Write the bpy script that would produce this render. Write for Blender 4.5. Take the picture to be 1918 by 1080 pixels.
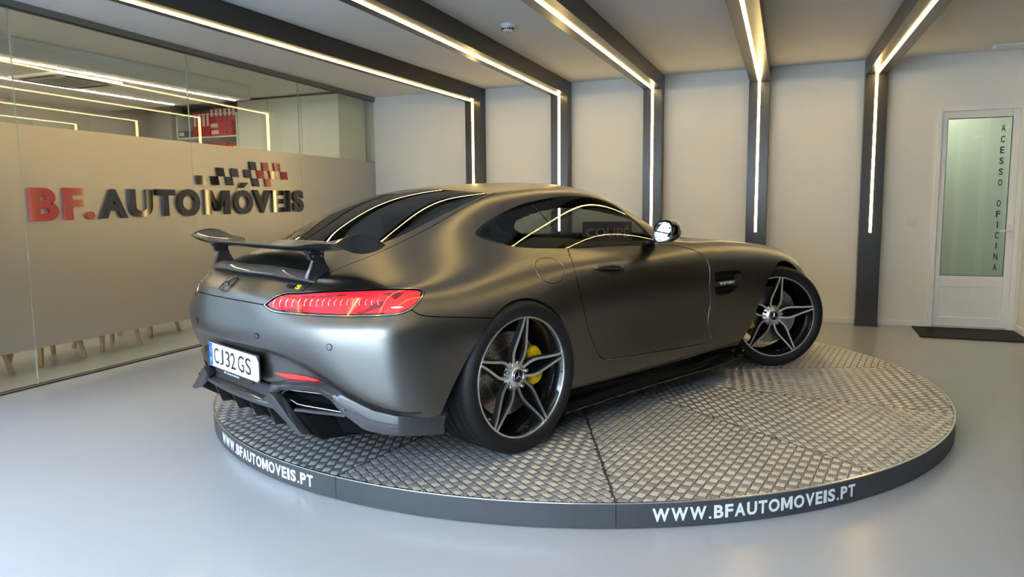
import bpy, bmesh, math, random
import numpy as np
from mathutils import Vector, Matrix
random.seed(4); RNG = np.random.default_rng(7)
for o in list(bpy.data.objects): bpy.data.objects.remove(o, do_unlink=True)
SC = bpy.context.scene; COL = SC.collection
R = math.radians; PI = math.pi

# ---------------------------------------------------------------- camera
def make_camera(loc, yaw, pitch, roll, fpx):
    cd = bpy.data.cameras.new('camera'); co = bpy.data.objects.new('camera', cd); COL.objects.link(co)
    f = Vector((math.cos(pitch)*math.cos(yaw), math.cos(pitch)*math.sin(yaw), math.sin(pitch)))
    r = Vector((math.sin(yaw), -math.cos(yaw), 0)); u = r.cross(f)
    rr = r*math.cos(roll)+u*math.sin(roll); uu = u*math.cos(roll)-r*math.sin(roll)
    m = Matrix((rr, uu, -f)).transposed().to_4x4(); m.translation = loc
    co.matrix_world = m
    cd.sensor_fit = 'HORIZONTAL'; cd.sensor_width = 36; cd.lens = 36*fpx/1918; cd.clip_end = 200; cd.clip_start = .05
    SC.camera = co
make_camera((-3.3207, -2.0072, 1.1889), .38488, -.11148, -.00922, 1366.86)

# ---------------------------------------------------------------- daylight and exposure
W = bpy.data.worlds.new('sky'); SC.world = W; W.use_nodes = True
_n = W.node_tree.nodes; _l = W.node_tree.links
_bg = _n['Background']
_tc = _n.new('ShaderNodeTexCoord'); _sep = _n.new('ShaderNodeSeparateXYZ'); _rmp = _n.new('ShaderNodeValToRGB')
_l.new(_tc.outputs['Generated'], _sep.inputs[0]); _l.new(_sep.outputs['Z'], _rmp.inputs[0])
_rmp.color_ramp.elements[0].position = 0; _rmp.color_ramp.elements[0].color = (.74, .87, 1, 1)
_rmp.color_ramp.elements[1].position = .7; _rmp.color_ramp.elements[1].color = (.55, .74, 1, 1)
_l.new(_rmp.outputs[0], _bg.inputs[0]); _bg.inputs[1].default_value = SKY = 18.5
SC.view_settings.view_transform = 'Standard'; SC.view_settings.look = 'None'
SC.view_settings.gamma = 1; SC.view_settings.use_curve_mapping = False
SC.view_settings.exposure = 0.25
SC.cycles.use_denoising = True
SC.cycles.max_bounces = 10; SC.cycles.diffuse_bounces = 5; SC.cycles.glossy_bounces = 5
SC.cycles.transmission_bounces = 8; SC.cycles.transparent_max_bounces = 12
SC.cycles.sample_clamp_indirect = 6; SC.cycles.caustics_reflective = False; SC.cycles.caustics_refractive = False
FACADE_X = -4.0; GW = 3.05            # storefront behind the camera, office glass line at the back corner
def portal(loc, rot, sx, sy):
    ld = bpy.data.lights.new('storefront_daylight', 'AREA'); ld.shape = 'RECTANGLE'; ld.size = sx; ld.size_y = sy
    ld.cycles.is_portal = True
    o = bpy.data.objects.new('storefront_daylight', ld); COL.objects.link(o); o.location = loc; o.rotation_euler = rot
portal((FACADE_X-.02, .2, 1.25), (0, R(-90), 0), 2.3, 5.0)
portal((-2.30, 2.84, 1.25), (R(90), 0, 0), 3.3, 2.3)

# ---------------------------------------------------------------- materials
MATS = {}
def mat(name, col=(.5, .5, .5), rough=.5, metal=0., coat=0., coat_rough=.05, spec=.5, emit=None, estr=0., bump=None, var=None, aniso=0):
    if name in MATS: return MATS[name]
    m = bpy.data.materials.new(name); m.use_nodes = True; MATS[name] = m
    nt = m.node_tree; b = nt.nodes['Principled BSDF']
    b.inputs['Base Color'].default_value = (*col, 1); b.inputs['Roughness'].default_value = rough; b.inputs['Metallic'].default_value = metal
    b.inputs['Coat Weight'].default_value = coat; b.inputs['Coat Roughness'].default_value = coat_rough
    b.inputs['Specular IOR Level'].default_value = spec; b.inputs['Anisotropic'].default_value = aniso
    if emit: b.inputs['Emission Color'].default_value = (*emit, 1); b.inputs['Emission Strength'].default_value = estr
    tc = nt.nodes.new('ShaderNodeTexCoord')
    if var:                         # (scale, amount): soft mottling of the base colour
        no = nt.nodes.new('ShaderNodeTexNoise'); no.inputs['Scale'].default_value = var[0]; no.inputs['Detail'].default_value = 5
        nt.links.new(tc.outputs['Object'], no.inputs['Vector'])
        rp = nt.nodes.new('ShaderNodeValToRGB'); e = rp.color_ramp.elements
        e[0].position = .3; e[1].position = .7
        e[0].color = (*[c*(1-var[1]) for c in col], 1); e[1].color = (*[min(1, c*(1+var[1])) for c in col], 1)
        nt.links.new(no.outputs['Fac'], rp.inputs[0]); nt.links.new(rp.outputs[0], b.inputs['Base Color'])
    if bump:                        # (scale, strength)
        no = nt.nodes.new('ShaderNodeTexNoise'); no.inputs['Scale'].default_value = bump[0]; no.inputs['Detail'].default_value = 4
        nt.links.new(tc.outputs['Object'], no.inputs['Vector'])
        bp = nt.nodes.new('ShaderNodeBump'); bp.inputs['Strength'].default_value = bump[1]; bp.inputs['Distance'].default_value = .01
        nt.links.new(no.outputs['Fac'], bp.inputs['Height']); nt.links.new(bp.outputs[0], b.inputs['Normal'])
    return m
def glass_mat(name, tint, rough=0., r0=.04):
    """thin pane: a tinted see-through sheet under an angle-dependent reflection"""
    m = bpy.data.materials.new(name); m.use_nodes = True; MATS[name] = m
    nt = m.node_tree; nt.nodes.remove(nt.nodes['Principled BSDF']); out = nt.nodes['Material Output']; N = nt.nodes.new
    tr = N('ShaderNodeBsdfTransparent'); tr.inputs[0].default_value = (*tint, 1)
    gl = N('ShaderNodeBsdfGlossy'); gl.inputs['Roughness'].default_value = rough
    lw = N('ShaderNodeLayerWeight'); lw.inputs[0].default_value = .5
    pw = N('ShaderNodeMath'); pw.operation = 'POWER'; pw.inputs[1].default_value = 5; nt.links.new(lw.outputs['Facing'], pw.inputs[0])
    ma = N('ShaderNodeMath'); ma.operation = 'MULTIPLY_ADD'; ma.inputs[1].default_value = 1-r0; ma.inputs[2].default_value = r0; nt.links.new(pw.outputs[0], ma.inputs[0])
    mx = N('ShaderNodeMixShader'); nt.links.new(ma.outputs[0], mx.inputs[0]); nt.links.new(tr.outputs[0], mx.inputs[1]); nt.links.new(gl.outputs[0], mx.inputs[2])
    nt.links.new(mx.outputs[0], out.inputs[0]); return m
def frost_mat(name):
    """sandblasted film: part passes light, part scatters it, part returns a blurred sheen"""
    m = bpy.data.materials.new(name); m.use_nodes = True; MATS[name] = m
    nt = m.node_tree; nt.nodes.remove(nt.nodes['Principled BSDF']); out = nt.nodes['Material Output']; N = nt.nodes.new
    d = N('ShaderNodeBsdfDiffuse'); d.inputs[0].default_value = (.30, .275, .23, 1)
    t = N('ShaderNodeBsdfTranslucent'); t.inputs[0].default_value = (.48, .455, .40, 1)
    g = N('ShaderNodeBsdfGlossy'); g.inputs['Color'].default_value = (.72, .70, .67, 1); g.inputs['Roughness'].default_value = .36
    m1 = N('ShaderNodeMixShader'); m1.inputs[0].default_value = .45; nt.links.new(d.outputs[0], m1.inputs[1]); nt.links.new(t.outputs[0], m1.inputs[2])
    m2 = N('ShaderNodeMixShader'); m2.inputs[0].default_value = .55; nt.links.new(m1.outputs[0], m2.inputs[1]); nt.links.new(g.outputs[0], m2.inputs[2])
    nt.links.new(m2.outputs[0], out.inputs[0]); return m
def carbon_mat(name, scale=420, rough=.22):
    """2x2 twill: two crossed diagonal wave bands decide which tow is on top"""
    m = bpy.data.materials.new(name); m.use_nodes = True; MATS[name] = m
    nt = m.node_tree; b = nt.nodes['Principled BSDF']; N = nt.nodes.new
    tc = N('ShaderNodeTexCoord'); mp = N('ShaderNodeMapping'); mp.inputs['Rotation'].default_value = (R(20), R(45), R(35))
    nt.links.new(tc.outputs['Object'], mp.inputs[0])
    w = N('ShaderNodeTexWave'); w.inputs['Scale'].default_value = scale/6.28; w.inputs['Distortion'].default_value = 0; w.bands_direction = 'DIAGONAL'
    nt.links.new(mp.outputs[0], w.inputs[0])
    rp = N('ShaderNodeValToRGB'); e = rp.color_ramp.elements
    e[0].position = .3; e[0].color = (.006, .006, .007, 1); e[1].position = .7; e[1].color = (.045, .045, .050, 1)
    nt.links.new(w.outputs['Fac'], rp.inputs[0]); nt.links.new(rp.outputs[0], b.inputs['Base Color'])
    b.inputs['Metallic'].default_value = .25; b.inputs['Roughness'].default_value = .45
    b.inputs['Coat Weight'].default_value = .7; b.inputs['Coat Roughness'].default_value = .07; b.inputs['Specular IOR Level'].default_value = .3
    return m

mat('wall_white', (.86, .835, .78), .75, var=(1.5, .02), bump=(60, .05))
mat('ceiling_white', (.80, .79, .77), .85, var=(1.2, .02))
mat('frame_black', (.022, .020, .019), .28, spec=.5, bump=(3, .02))
mat('led', (1, .8, .5), .5, emit=(1, .71, .28), estr=27)
mat('led_office', (1, .9, .75), .5, emit=(1, .84, .62), estr=105)
mat('white_paint', (.90, .90, .88), .35)
mat('white_gloss', (.82, .82, .80), .2)
mat('steel', (.55, .56, .57), .3, 1)
mat('dark_metal', (.10, .10, .10), .35, .8)
mat('red_acrylic', (.33, .022, .02), .12, coat=.5)
mat('black_acrylic', (.010, .010, .012), .06, coat=.5)
mat('black_rubber', (.016, .016, .016), .7, bump=(300, .25))
mat('red_binder', (.55, .03, .035), .45)
mat('grey_binder', (.06, .065, .075), .5)
mat('paper', (.85, .85, .82), .6)
mat('beech', (.62, .42, .22), .5, var=(30, .12))
mat('chair_shell', (.10, .095, .09), .55)
mat('office_grey', (.50, .48, .45), .8)
mat('cabinet', (.76, .77, .70), .4)
mat('black_plastic', (.015, .015, .016), .45)
mat('seam', (.35, .40, .37), .3)
glass_mat('office_glass', (.93, .96, .93), 0, .05)
glass_mat('door_glass', (.80, .86, .83), .03, .04)
frost_mat('frosted_film')
carbon_mat('carbon')

# ---------------------------------------------------------------- helpers
def add_mesh(name, V, F, m, parent=None, smooth=False, normals=None):
    me = bpy.data.meshes.new(name); me.from_pydata([tuple(map(float, v)) for v in V], [], [tuple(map(int, f)) for f in F]); me.update()
    if m: me.materials.append(MATS[m] if isinstance(m, str) else m)
    if smooth: me.shade_smooth()
    if normals is not None: me.normals_split_custom_set_from_vertices([tuple(map(float, n)) for n in normals])
    o = bpy.data.objects.new(name, me); COL.objects.link(o)
    if parent: o.parent = parent
    return o
def link(o, parent=None):
    COL.objects.link(o)
    if parent: o.parent = parent
    return o
def tag(o, label=None, cat=None, group=None, kind=None):
    if label: o['label'] = label
    if cat: o['category'] = cat
    if group: o['group'] = group
    if kind: o['kind'] = kind
    return o
def empty(name, loc=(0, 0, 0), rz=0):
    o = bpy.data.objects.new(name, None); COL.objects.link(o); o.location = loc; o.rotation_euler = (0, 0, rz); o.empty_display_size = .1; return o
class MB:
    """collects shapes into one mesh"""
    def __init__(s): s.V = []; s.F = []
    def add(s, V, F):
        k = len(s.V); s.V += [tuple(v) for v in V]; s.F += [tuple(i+k for i in f) for f in F]; return s
    def box(s, a, b):
        (x0, y0, z0), (x1, y1, z1) = [min(p, q) for p, q in zip(a, b)], [max(p, q) for p, q in zip(a, b)]
        return s.add([(x0,y0,z0),(x1,y0,z0),(x1,y1,z0),(x0,y1,z0),(x0,y0,z1),(x1,y0,z1),(x1,y1,z1),(x0,y1,z1)],
                     [(0,3,2,1),(4,5,6,7),(0,1,5,4),(1,2,6,5),(2,3,7,6),(3,0,4,7)])
    def hexa(s, P):      # eight corners: bottom ring then top ring
        return s.add(P, [(0,3,2,1),(4,5,6,7),(0,1,5,4),(1,2,6,5),(2,3,7,6),(3,0,4,7)])
    def prism(s, pts, f0, f1):   # closed outline pts, two functions mapping (a,b) to 3D
        n = len(pts); A = [f0(*q) for q in pts]; B = [f1(*q) for q in pts]
        return s.add(A+B, [tuple(range(n))[::-1], tuple(range(n, 2*n))]+[(i, (i+1) % n, n+(i+1) % n, n+i) for i in range(n)])
    def tube(s, pts, r, n=8, cap=True, closed=False):
        pts = [Vector(p) for p in pts]; m = len(pts); rr = r if hasattr(r, '__len__') else [r]*m
        prev = None; V = []; F = []
        for i, p in enumerate(pts):
            t = (pts[(i+1) % m]-pts[i-1]) if closed else (pts[min(i+1, m-1)]-pts[max(i-1, 0)])
            t.normalize()
            a = prev if prev is not None else (Vector((0, 0, 1)) if abs(t.z) < .9 else Vector((1, 0, 0)))
            a = (a-t*a.dot(t)).normalized(); prev = a; b = t.cross(a)
            for k in range(n):
                q = 2*PI*k/n; V.append(p+(a*math.cos(q)+b*math.sin(q))*rr[i])
        for i in range(m if closed else m-1):
            for k in range(n):
                j = (i+1) % m; F.append((i*n+k, i*n+(k+1) % n, j*n+(k+1) % n, j*n+k))
        if cap and not closed: F += [tuple(range(n))[::-1], tuple((m-1)*n+k for k in range(n))]
        return s.add(V, F)
    def lathe(s, prof, n=48, axis='z', c=(0, 0, 0), closed=False, a0=0, a1=2*PI):
        full = abs(a1-a0-2*PI) < 1e-6; m = len(prof); V = []; F = []; k = n if full else n+1
        for i in range(k):
            q = a0+(a1-a0)*i/n
            for (r, h) in prof:
                p = (r*math.cos(q), r*math.sin(q), h)
                if axis == 'y': p = (p[0], p[2], p[1])
                V.append((p[0]+c[0], p[1]+c[1], p[2]+c[2]))
        for i in range(n):
            for j in range(m if closed else m-1):
                a, b = i*m+j, i*m+(j+1) % m; c2, d = ((i+1) % k)*m+(j+1) % m, ((i+1) % k)*m+j
                F.append((a, d, c2, b) if axis == 'z' else (a, b, c2, d))
        return s.add(V, F)
    def build(s, name, m, parent=None, smooth=False, bevel=0):
        o = add_mesh(name, s.V, s.F, m, parent, smooth)
        if bevel:
            md = o.modifiers.new('bevel', 'BEVEL'); md.width = bevel; md.segments = 2; md.limit_method = 'ANGLE'; md.angle_limit = R(40)
        if smooth == 'auto': pass
        return o
def autosmooth(o, deg=35):
    """smooth faces with sharp edges above the angle"""
    me = o.data; me.shade_smooth(); me.set_sharp_from_angle(angle=R(deg)); return o
def box_obj(name, a, b, m, parent=None, bevel=0): return MB().box(a, b).build(name, m, parent, bevel=bevel)
ADV = {'.': .34, 'I': .34, 'W': 1.36, 'M': 1.10, 'O': 1.02, 'T': .78, 'E': .70, 'F': .68, 'B': .80, 'P': .76, 'S': .78, 'A': .94, 'U': .88, 'V': .90}
def spaced_text(name, txt, m, fn, a0, a1, b0, b1, d0, d1, parent, weight=.022, gap=.14):
    """a line of capitals set letter by letter, merged into one printed strip"""
    tot = sum(ADV[c]+gap for c in txt)-gap; u = (a1-a0)/tot; x = a0; mb = MB()
    for c in txt:
        V, F = text_mesh(c, weight, .5); lo, hi = V.min(0), V.max(0); t = (V-lo)/(hi-lo); w = ADV[c]*u
        if c == '.': w = .2*u*1.1; x += .07*u; top = b0+(b1-b0)*.19
        else: top = b1
        mb.add([fn(x+w*p, b0+(top-b0)*q, d0+(d1-d0)*r) for p, q, r in t], F); x += w+gap*u+(.07*u if c == '.' else 0)
    return mb.build(name, m, parent)
_FONT = {}
def text_mesh(ch, weight=0.0, depth=.5, shear=0.):
    """mesh of a string, about one unit tall, lying in XY, thickened by weight"""
    k = (ch, weight, depth, shear)
    if k in _FONT: return _FONT[k]
    if ch == 'M':                   # heavy M drawn by hand, its strokes stay clean at this weight
        o = [(0, 0), (0, 1), (.27, 1), (.5, .42), (.73, 1), (1, 1), (1, 0), (.77, 0), (.77, .66), (.58, .14), (.42, .14), (.23, .66), (.23, 0)]; n = len(o)
        V = np.array([(x, y, 0) for x, y in o]+[(x, y, 1) for x, y in o])
        Q = [(0, 12, 11, 1), (1, 11, 3, 2), (11, 10, 3), (10, 9, 3), (9, 8, 3), (3, 8, 5, 4), (8, 7, 6, 5)]
        F = [q for q in Q]+[tuple(i+n for i in q)[::-1] for q in Q]+[(i, (i+1) % n, n+(i+1) % n, n+i) for i in range(n)]
        _FONT[k] = (V, F); return V, F
    cu = bpy.data.curves.new('glyph', 'FONT'); cu.body = ch; cu.offset = weight; cu.extrude = depth/2; cu.shear = shear; cu.resolution_u = 4
    ob = bpy.data.objects.new('glyph', cu); COL.objects.link(ob)
    dg = bpy.context.evaluated_depsgraph_get(); me = bpy.data.meshes.new_from_object(ob.evaluated_get(dg))
    V = np.array([v.co[:] for v in me.vertices]); F = [tuple(p.vertices) for p in me.polygons]
    bpy.data.objects.remove(ob); bpy.data.curves.remove(cu); bpy.data.meshes.remove(me)
    _FONT[k] = (V, F); return V, F
def fit_text(name, ch, m, fn, a0, a1, b0, b1, d0, d1, parent=None, weight=0., shear=0.):
    """letters scaled into the box a0..a1 (across), b0..b1 (up), d0..d1 (depth), placed by fn(a, b, d)"""
    V, F = text_mesh(ch, weight, .5, shear); lo, hi = V.min(0), V.max(0); t = (V-lo)/(hi-lo)
    P = [fn(a0+(a1-a0)*x, b0+(b1-b0)*y, d0+(d1-d0)*z) for x, y, z in t]
    return add_mesh(name, P, F, m, parent)
# ---------------------------------------------------------------- car body surface (right half, w = distance to the right)
def _st(x, rows):
    return [(r if len(r) == 3 else (x, r[0], r[1])) for r in rows]
STATIONS = [
 # rear centre, fanning round the corner: bottom, lower, crease, widest, lid gap, lid, tail edge, then up the hatch to the spine
 [(-.855,0,.345),(-.872,0,.475),(-.915,0,.515),(-.932,0,.610),(-.925,0,.704),(-.888,0,.757),(-.815,0,.800),(-.805,0,.803),(-.795,0,.806),(-.788,0,.808),(-.780,0,.811),(-.772,0,.814)],
 [(-.845,.29,.352),(-.865,.285,.478),(-.905,.28,.517),(-.922,.275,.606),(-.912,.27,.703),(-.875,.265,.757),(-.803,.26,.800),(-.790,.22,.807),(-.780,.19,.810),(-.772,.15,.813),(-.765,.08,.815),(-.755,0,.818)],
 [(-.775,.555,.372),(-.795,.555,.430),(-.838,.552,.478),(-.864,.545,.600),(-.828,.530,.694),(-.798,.512,.750),(-.752,.485,.786),(-.748,.450,.803),(-.738,.39,.812),(-.734,.31,.819),(-.730,.17,.826),(-.726,0,.829)],
 [(-.665,.795,.295),(-.695,.793,.330),(-.738,.790,.385),(-.768,.775,.585),(-.732,.752,.676),(-.695,.712,.745),(-.668,.645,.786),(-.676,.575,.810),(-.672,.490,.826),(-.672,.39,.842),(-.678,.21,.856),(-.690,0,.858)],
 [(-.520,.918,.262),(-.550,.922,.288),(-.590,.925,.335),(-.622,.912,.570),(-.600,.893,.666),(-.585,.850,.750),(-.572,.755,.795),(-.572,.620,.828),(-.576,.505,.853),(-.582,.40,.874),(-.600,.22,.893),(-.620,0,.896)],
 _st(-.40,[(.930,.240),(.942,.290),(.950,.400),(.958,.540),(.942,.645),(.882,.752),(.775,.815),(.640,.866),(.525,.907),(-.41,.42,.937),(-.435,.23,.958),(-.46,0,.964)]),
 _st(-.15,[(.915,.190),(.938,.260),(.955,.400),(.968,.540),(.962,.643),(.898,.770),(.785,.862),(.655,.947),(.550,1.012),(-.165,.44,1.047),(-.185,.24,1.073),(-.20,0,1.080)]),
 _st(.10,[(.885,.150),(.925,.240),(.945,.380),(.958,.520),(.958,.645),(.896,.783),(.790,.895),(.680,1.010),(.560,1.105),(.08,.45,1.134),(.06,.25,1.155),(.05,0,1.162)]),
 _st(.38,[(.862,.140),(.915,.220),(.930,.350),(.936,.510),(.938,.645),(.890,.795),(.790,.893),(.705,1.020),(.580,1.138),(.365,.47,1.172),(.355,.26,1.196),(.35,0,1.206)]),
 _st(.75,[(.855,.140),(.905,.215),(.912,.340),(.908,.500),(.912,.645),(.878,.790),(.792,.880),(.730,1.000),(.622,1.132),(.50,1.185),(.28,1.215),(0,1.226)]),
 _st(1.12,[(.855,.142),(.900,.215),(.905,.340),(.902,.500),(.908,.645),(.880,.785),(.800,.872),(.738,.955),(.640,1.060),(.52,1.123),(.29,1.172),(0,1.189)]),
 _st(1.50,[(.860,.148),(.902,.220),(.908,.340),(.908,.500),(.915,.640),(.885,.775),(.805,.862),(.762,.880),(.695,.905),(.58,.945),(.32,.990),(0,1.008)]),
 _st(1.90,[(.868,.155),(.905,.230),(.915,.345),(.922,.500),(.925,.640),(.890,.768),(.800,.850),(.745,.866),(.665,.872),(.55,.874),(.30,.884),(0,.890)]),
 _st(2.20,[(.870,.165),(.910,.240),(.925,.350),(.936,.500),(.935,.640),(.895,.758),(.800,.832),(.735,.842),(.650,.846),(.53,.852),(.30,.864),(0,.869)]),
 _st(2.48,[(.870,.170),(.912,.245),(.930,.350),(.945,.490),(.942,.620),(.898,.738),(.795,.806),(.725,.814),(.640,.818),(.52,.824),(.30,.838),(0,.843)]),
 _st(2.78,[(.860,.170),(.905,.240),(.925,.340),(.935,.450),(.925,.565),(.880,.682),(.780,.752),(.700,.763),(.615,.767),(.50,.774),(.30,.786),(0,.790)]),
 [(3.02,.80,.150),(3.06,.84,.220),(3.08,.855,.310),(3.08,.855,.410),(3.06,.835,.500),(3.02,.785,.590),(2.98,.700,.650),(2.97,.63,.668),(2.96,.56,.680),(2.965,.46,.690),(2.985,.28,.702),(3.00,0,.706)],
 [(3.17,.60,.130),(3.21,.63,.200),(3.23,.64,.290),(3.22,.635,.390),(3.19,.62,.470),(3.15,.59,.535),(3.11,.54,.585),(3.10,.50,.600),(3.095,.45,.612),(3.10,.37,.622),(3.11,.23,.632),(3.12,0,.636)],
 [(3.25,.32,.130),(3.29,.335,.200),(3.31,.34,.290),(3.30,.335,.380),(3.27,.33,.450),(3.235,.315,.505),(3.20,.29,.545),(3.19,.27,.556),(3.185,.24,.565),(3.19,.19,.573),(3.195,.11,.578),(3.20,0,.581)],
 [(3.28,0,.130),(3.32,0,.200),(3.34,0,.290),(3.33,0,.380),(3.30,0,.445),(3.27,0,.495),(3.245,0,.525),(3.24,0,.530),(3.237,0,.533),(3.234,0,.536),(3.231,0,.539),(3.228,0,.542)],
]
KN = np.array(STATIONS, float)
def _extend(P, lo, hi):
    # mirror the net across the centre plane so the halves meet smoothly
    m = P * np.array([1, -1, 1.])
    a = [m[3], m[2], m[1]] if lo else []
    b = [m[-2], m[-3], m[-4]] if hi else []
    return np.concatenate([np.array(a).reshape(-1, *P.shape[1:]), P, np.array(b).reshape(-1, *P.shape[1:])])
def _spline_op(t, q):
    """rows of weights: natural cubic spline through knots t evaluated at q"""
    n = len(t); h = np.diff(t)
    A = np.zeros((n, n)); B = np.zeros((n, n)); A[0, 0] = A[-1, -1] = 1
    for i in range(1, n - 1):
        A[i, i-1] = h[i-1]; A[i, i] = 2*(h[i-1]+h[i]); A[i, i+1] = h[i]
        B[i, i-1] = 6/h[i-1]; B[i, i] = -6/h[i-1]-6/h[i]; B[i, i+1] = 6/h[i]
    M = np.linalg.solve(A, B)
    q = np.asarray(q, float); k = np.clip(np.searchsorted(t, q, 'right')-1, 0, n-2)
    a = (t[k+1]-q)/h[k]; b = (q-t[k])/h[k]; I = np.eye(n)
    return a[:,None]*I[k]+b[:,None]*I[k+1]+((a**3-a)*h[k]**2/6)[:,None]*M[k]+((b**3-b)*h[k]**2/6)[:,None]*M[k+1]
_EX = _extend(KN, True, True)                                   # stations mirrored at nose and tail
_EV = np.swapaxes(_extend(np.swapaxes(_EX, 0, 1), False, True), 0, 1)   # levels mirrored at the spine
_ds = np.linalg.norm(np.diff(_EX[:, 1:7], axis=0), axis=2).mean(1)**.75
_ts = np.concatenate([[0], np.cumsum(_ds)])
_dv = np.linalg.norm(np.diff(_EV[9:16], axis=1), axis=2).mean(0)**.75
_tv = np.concatenate([[0], np.cumsum(_dv)])
NS, NV = len(KN), KN.shape[1]
TS, TV = _ts[3:3+NS], _tv[:NV]                                   # knot parameters
def surf(s, v):
    """points of the body surface for knot-index parameters s (0..NS-1) and v (0..NV-1)"""
    qs = np.interp(s, np.arange(NS), TS); qv = np.interp(v, np.arange(NV), TV)
    return np.einsum('na,nb,abk->nk', _spline_op(_ts, qs), _spline_op(_tv, qv), _EV)
def surf_grid(ns, nv):
    qs = np.linspace(TS[0], TS[-1], ns); qv = np.linspace(TV[0], TV[-1], nv)
    P = np.einsum('ia,jb,abk->ijk', _spline_op(_ts, qs), _spline_op(_tv, qv), _EV)
    P[0, :, 1] = 0; P[-1, :, 1] = 0; P[:, -1, 1] = 0
    s = np.interp(qs, TS, np.arange(NS)); v = np.interp(qv, TV, np.arange(NV))
    return P, s, v
C_WINDOW = [(6.457,6.869),(6.497,6.907),(6.537,6.946),(6.587,6.986),(6.642,7.027),(6.707,7.069),(6.807,7.118),(6.967,7.188),(7.157,7.28),(7.35,7.377),(7.527,7.465),(7.705,7.553),(7.9,7.641),(8.103,7.73),(8.299,7.82),(8.479,7.901),(8.629,7.966),(8.763,8.015),(8.898,8.054),(9.044,8.094),(9.196,8.128),(9.346,8.143),(9.495,8.142),(9.64,8.128),(9.77,8.071),(9.878,7.939),(9.97,7.767),(10.051,7.602),(10.114,7.45),(10.16,7.281),(10.199,7.071),(10.23,6.767),(10.25,6.378),(10.258,5.974),(10.052,5.972),(9.849,5.973),(9.647,5.975),(9.444,5.976),(9.242,5.975),(9.045,5.969),(8.851,5.954),(8.659,5.935),(8.472,5.921),(8.291,5.917),(8.113,5.921),(7.923,5.928),(7.703,5.938),(7.488,5.956),(7.3,5.989),(7.149,6.036),(7.023,6.098),(6.899,6.176),(6.771,6.282),(6.656,6.404),(6.569,6.516),(6.516,6.602),(6.485,6.672),(6.465,6.733),(6.456,6.785),(6.457,6.826)]
C_DOOR = [(8.245,5.927),(8.164,5.526),(8.088,5.135),(8.046,4.762),(8.048,4.312),(8.104,3.766),(8.184,3.251),(8.232,2.977),(8.259,2.844),(8.294,2.704),(8.349,2.502),(8.409,2.291),(8.462,2.121),(8.502,2.024),(8.537,1.968),(8.575,1.924),(8.582,1.888),(8.593,1.867),(8.717,1.836),(9.048,1.774),(9.516,1.7),(9.97,1.636),(10.356,1.582),(10.714,1.531),(10.986,1.492),(11.114,1.476),(11.148,1.483),(11.172,1.506),(11.213,1.55),(11.245,1.61),(11.267,1.668),(11.279,1.703),(11.282,1.737),(11.276,1.818),(11.255,1.974),(11.224,2.149),(11.205,2.321),(11.207,2.496),(11.22,2.674),(11.231,2.826),(11.239,2.92),(11.247,2.987),(11.247,3.097),(11.233,3.279),(11.211,3.502),(11.194,3.74),(11.194,4.0),(11.206,4.262),(11.219,4.495),(11.22,4.677),(11.214,4.829),(11.202,4.967),(11.185,5.104),(11.158,5.231),(11.116,5.347),(11.054,5.452),(10.974,5.546),(10.884,5.636),(10.788,5.728),(10.684,5.814),(10.579,5.885),(10.473,5.928),(10.365,5.951),(10.258,5.974),(9.647,5.975),(9.045,5.969),(8.472,5.921)]
C_FUEL = [(7.21,5.193),(7.234,5.286),(7.27,5.364),(7.313,5.427),(7.364,5.474),(7.422,5.506),(7.484,5.526),(7.552,5.536),(7.624,5.533),(7.688,5.513),(7.741,5.472),(7.785,5.412),(7.817,5.339),(7.837,5.254),(7.848,5.161),(7.849,5.071),(7.84,4.99),(7.82,4.916),(7.795,4.848),(7.764,4.781),(7.726,4.717),(7.682,4.667),(7.631,4.634),(7.574,4.614),(7.517,4.605),(7.462,4.607),(7.407,4.621),(7.356,4.65),(7.307,4.698),(7.263,4.763),(7.23,4.843),(7.209,4.947),(7.202,5.075)]
C_TAIL = [(1.298,3.948),(1.315,4.043),(1.357,4.153),(1.399,4.269),(1.433,4.387),(1.467,4.51),(1.507,4.63),(1.555,4.746),(1.611,4.854),(1.677,4.943),(1.754,5.001),(1.843,5.04),(1.949,5.096),(2.077,5.179),(2.233,5.271),(2.432,5.364),(2.703,5.446),(3.018,5.499),(3.356,5.518),(3.632,5.51),(3.872,5.482),(4.08,5.44),(4.26,5.392),(4.413,5.342),(4.528,5.294),(4.593,5.252),(4.623,5.214),(4.637,5.17),(4.647,5.118),(4.644,5.062),(4.624,4.992),(4.587,4.908),(4.537,4.814),(4.476,4.715),(4.398,4.604),(4.311,4.484),(4.23,4.381),(4.16,4.305),(4.092,4.245),(4.015,4.194),(3.932,4.151),(3.839,4.118),(3.714,4.085),(3.539,4.048),(3.33,4.005),(3.117,3.96),(2.927,3.91),(2.752,3.857),(2.572,3.805),(2.377,3.756),(2.176,3.715),(1.991,3.684),(1.841,3.666),(1.708,3.657),(1.598,3.66),(1.52,3.676),(1.469,3.704),(1.423,3.744),(1.369,3.798),(1.32,3.867)]
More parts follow.
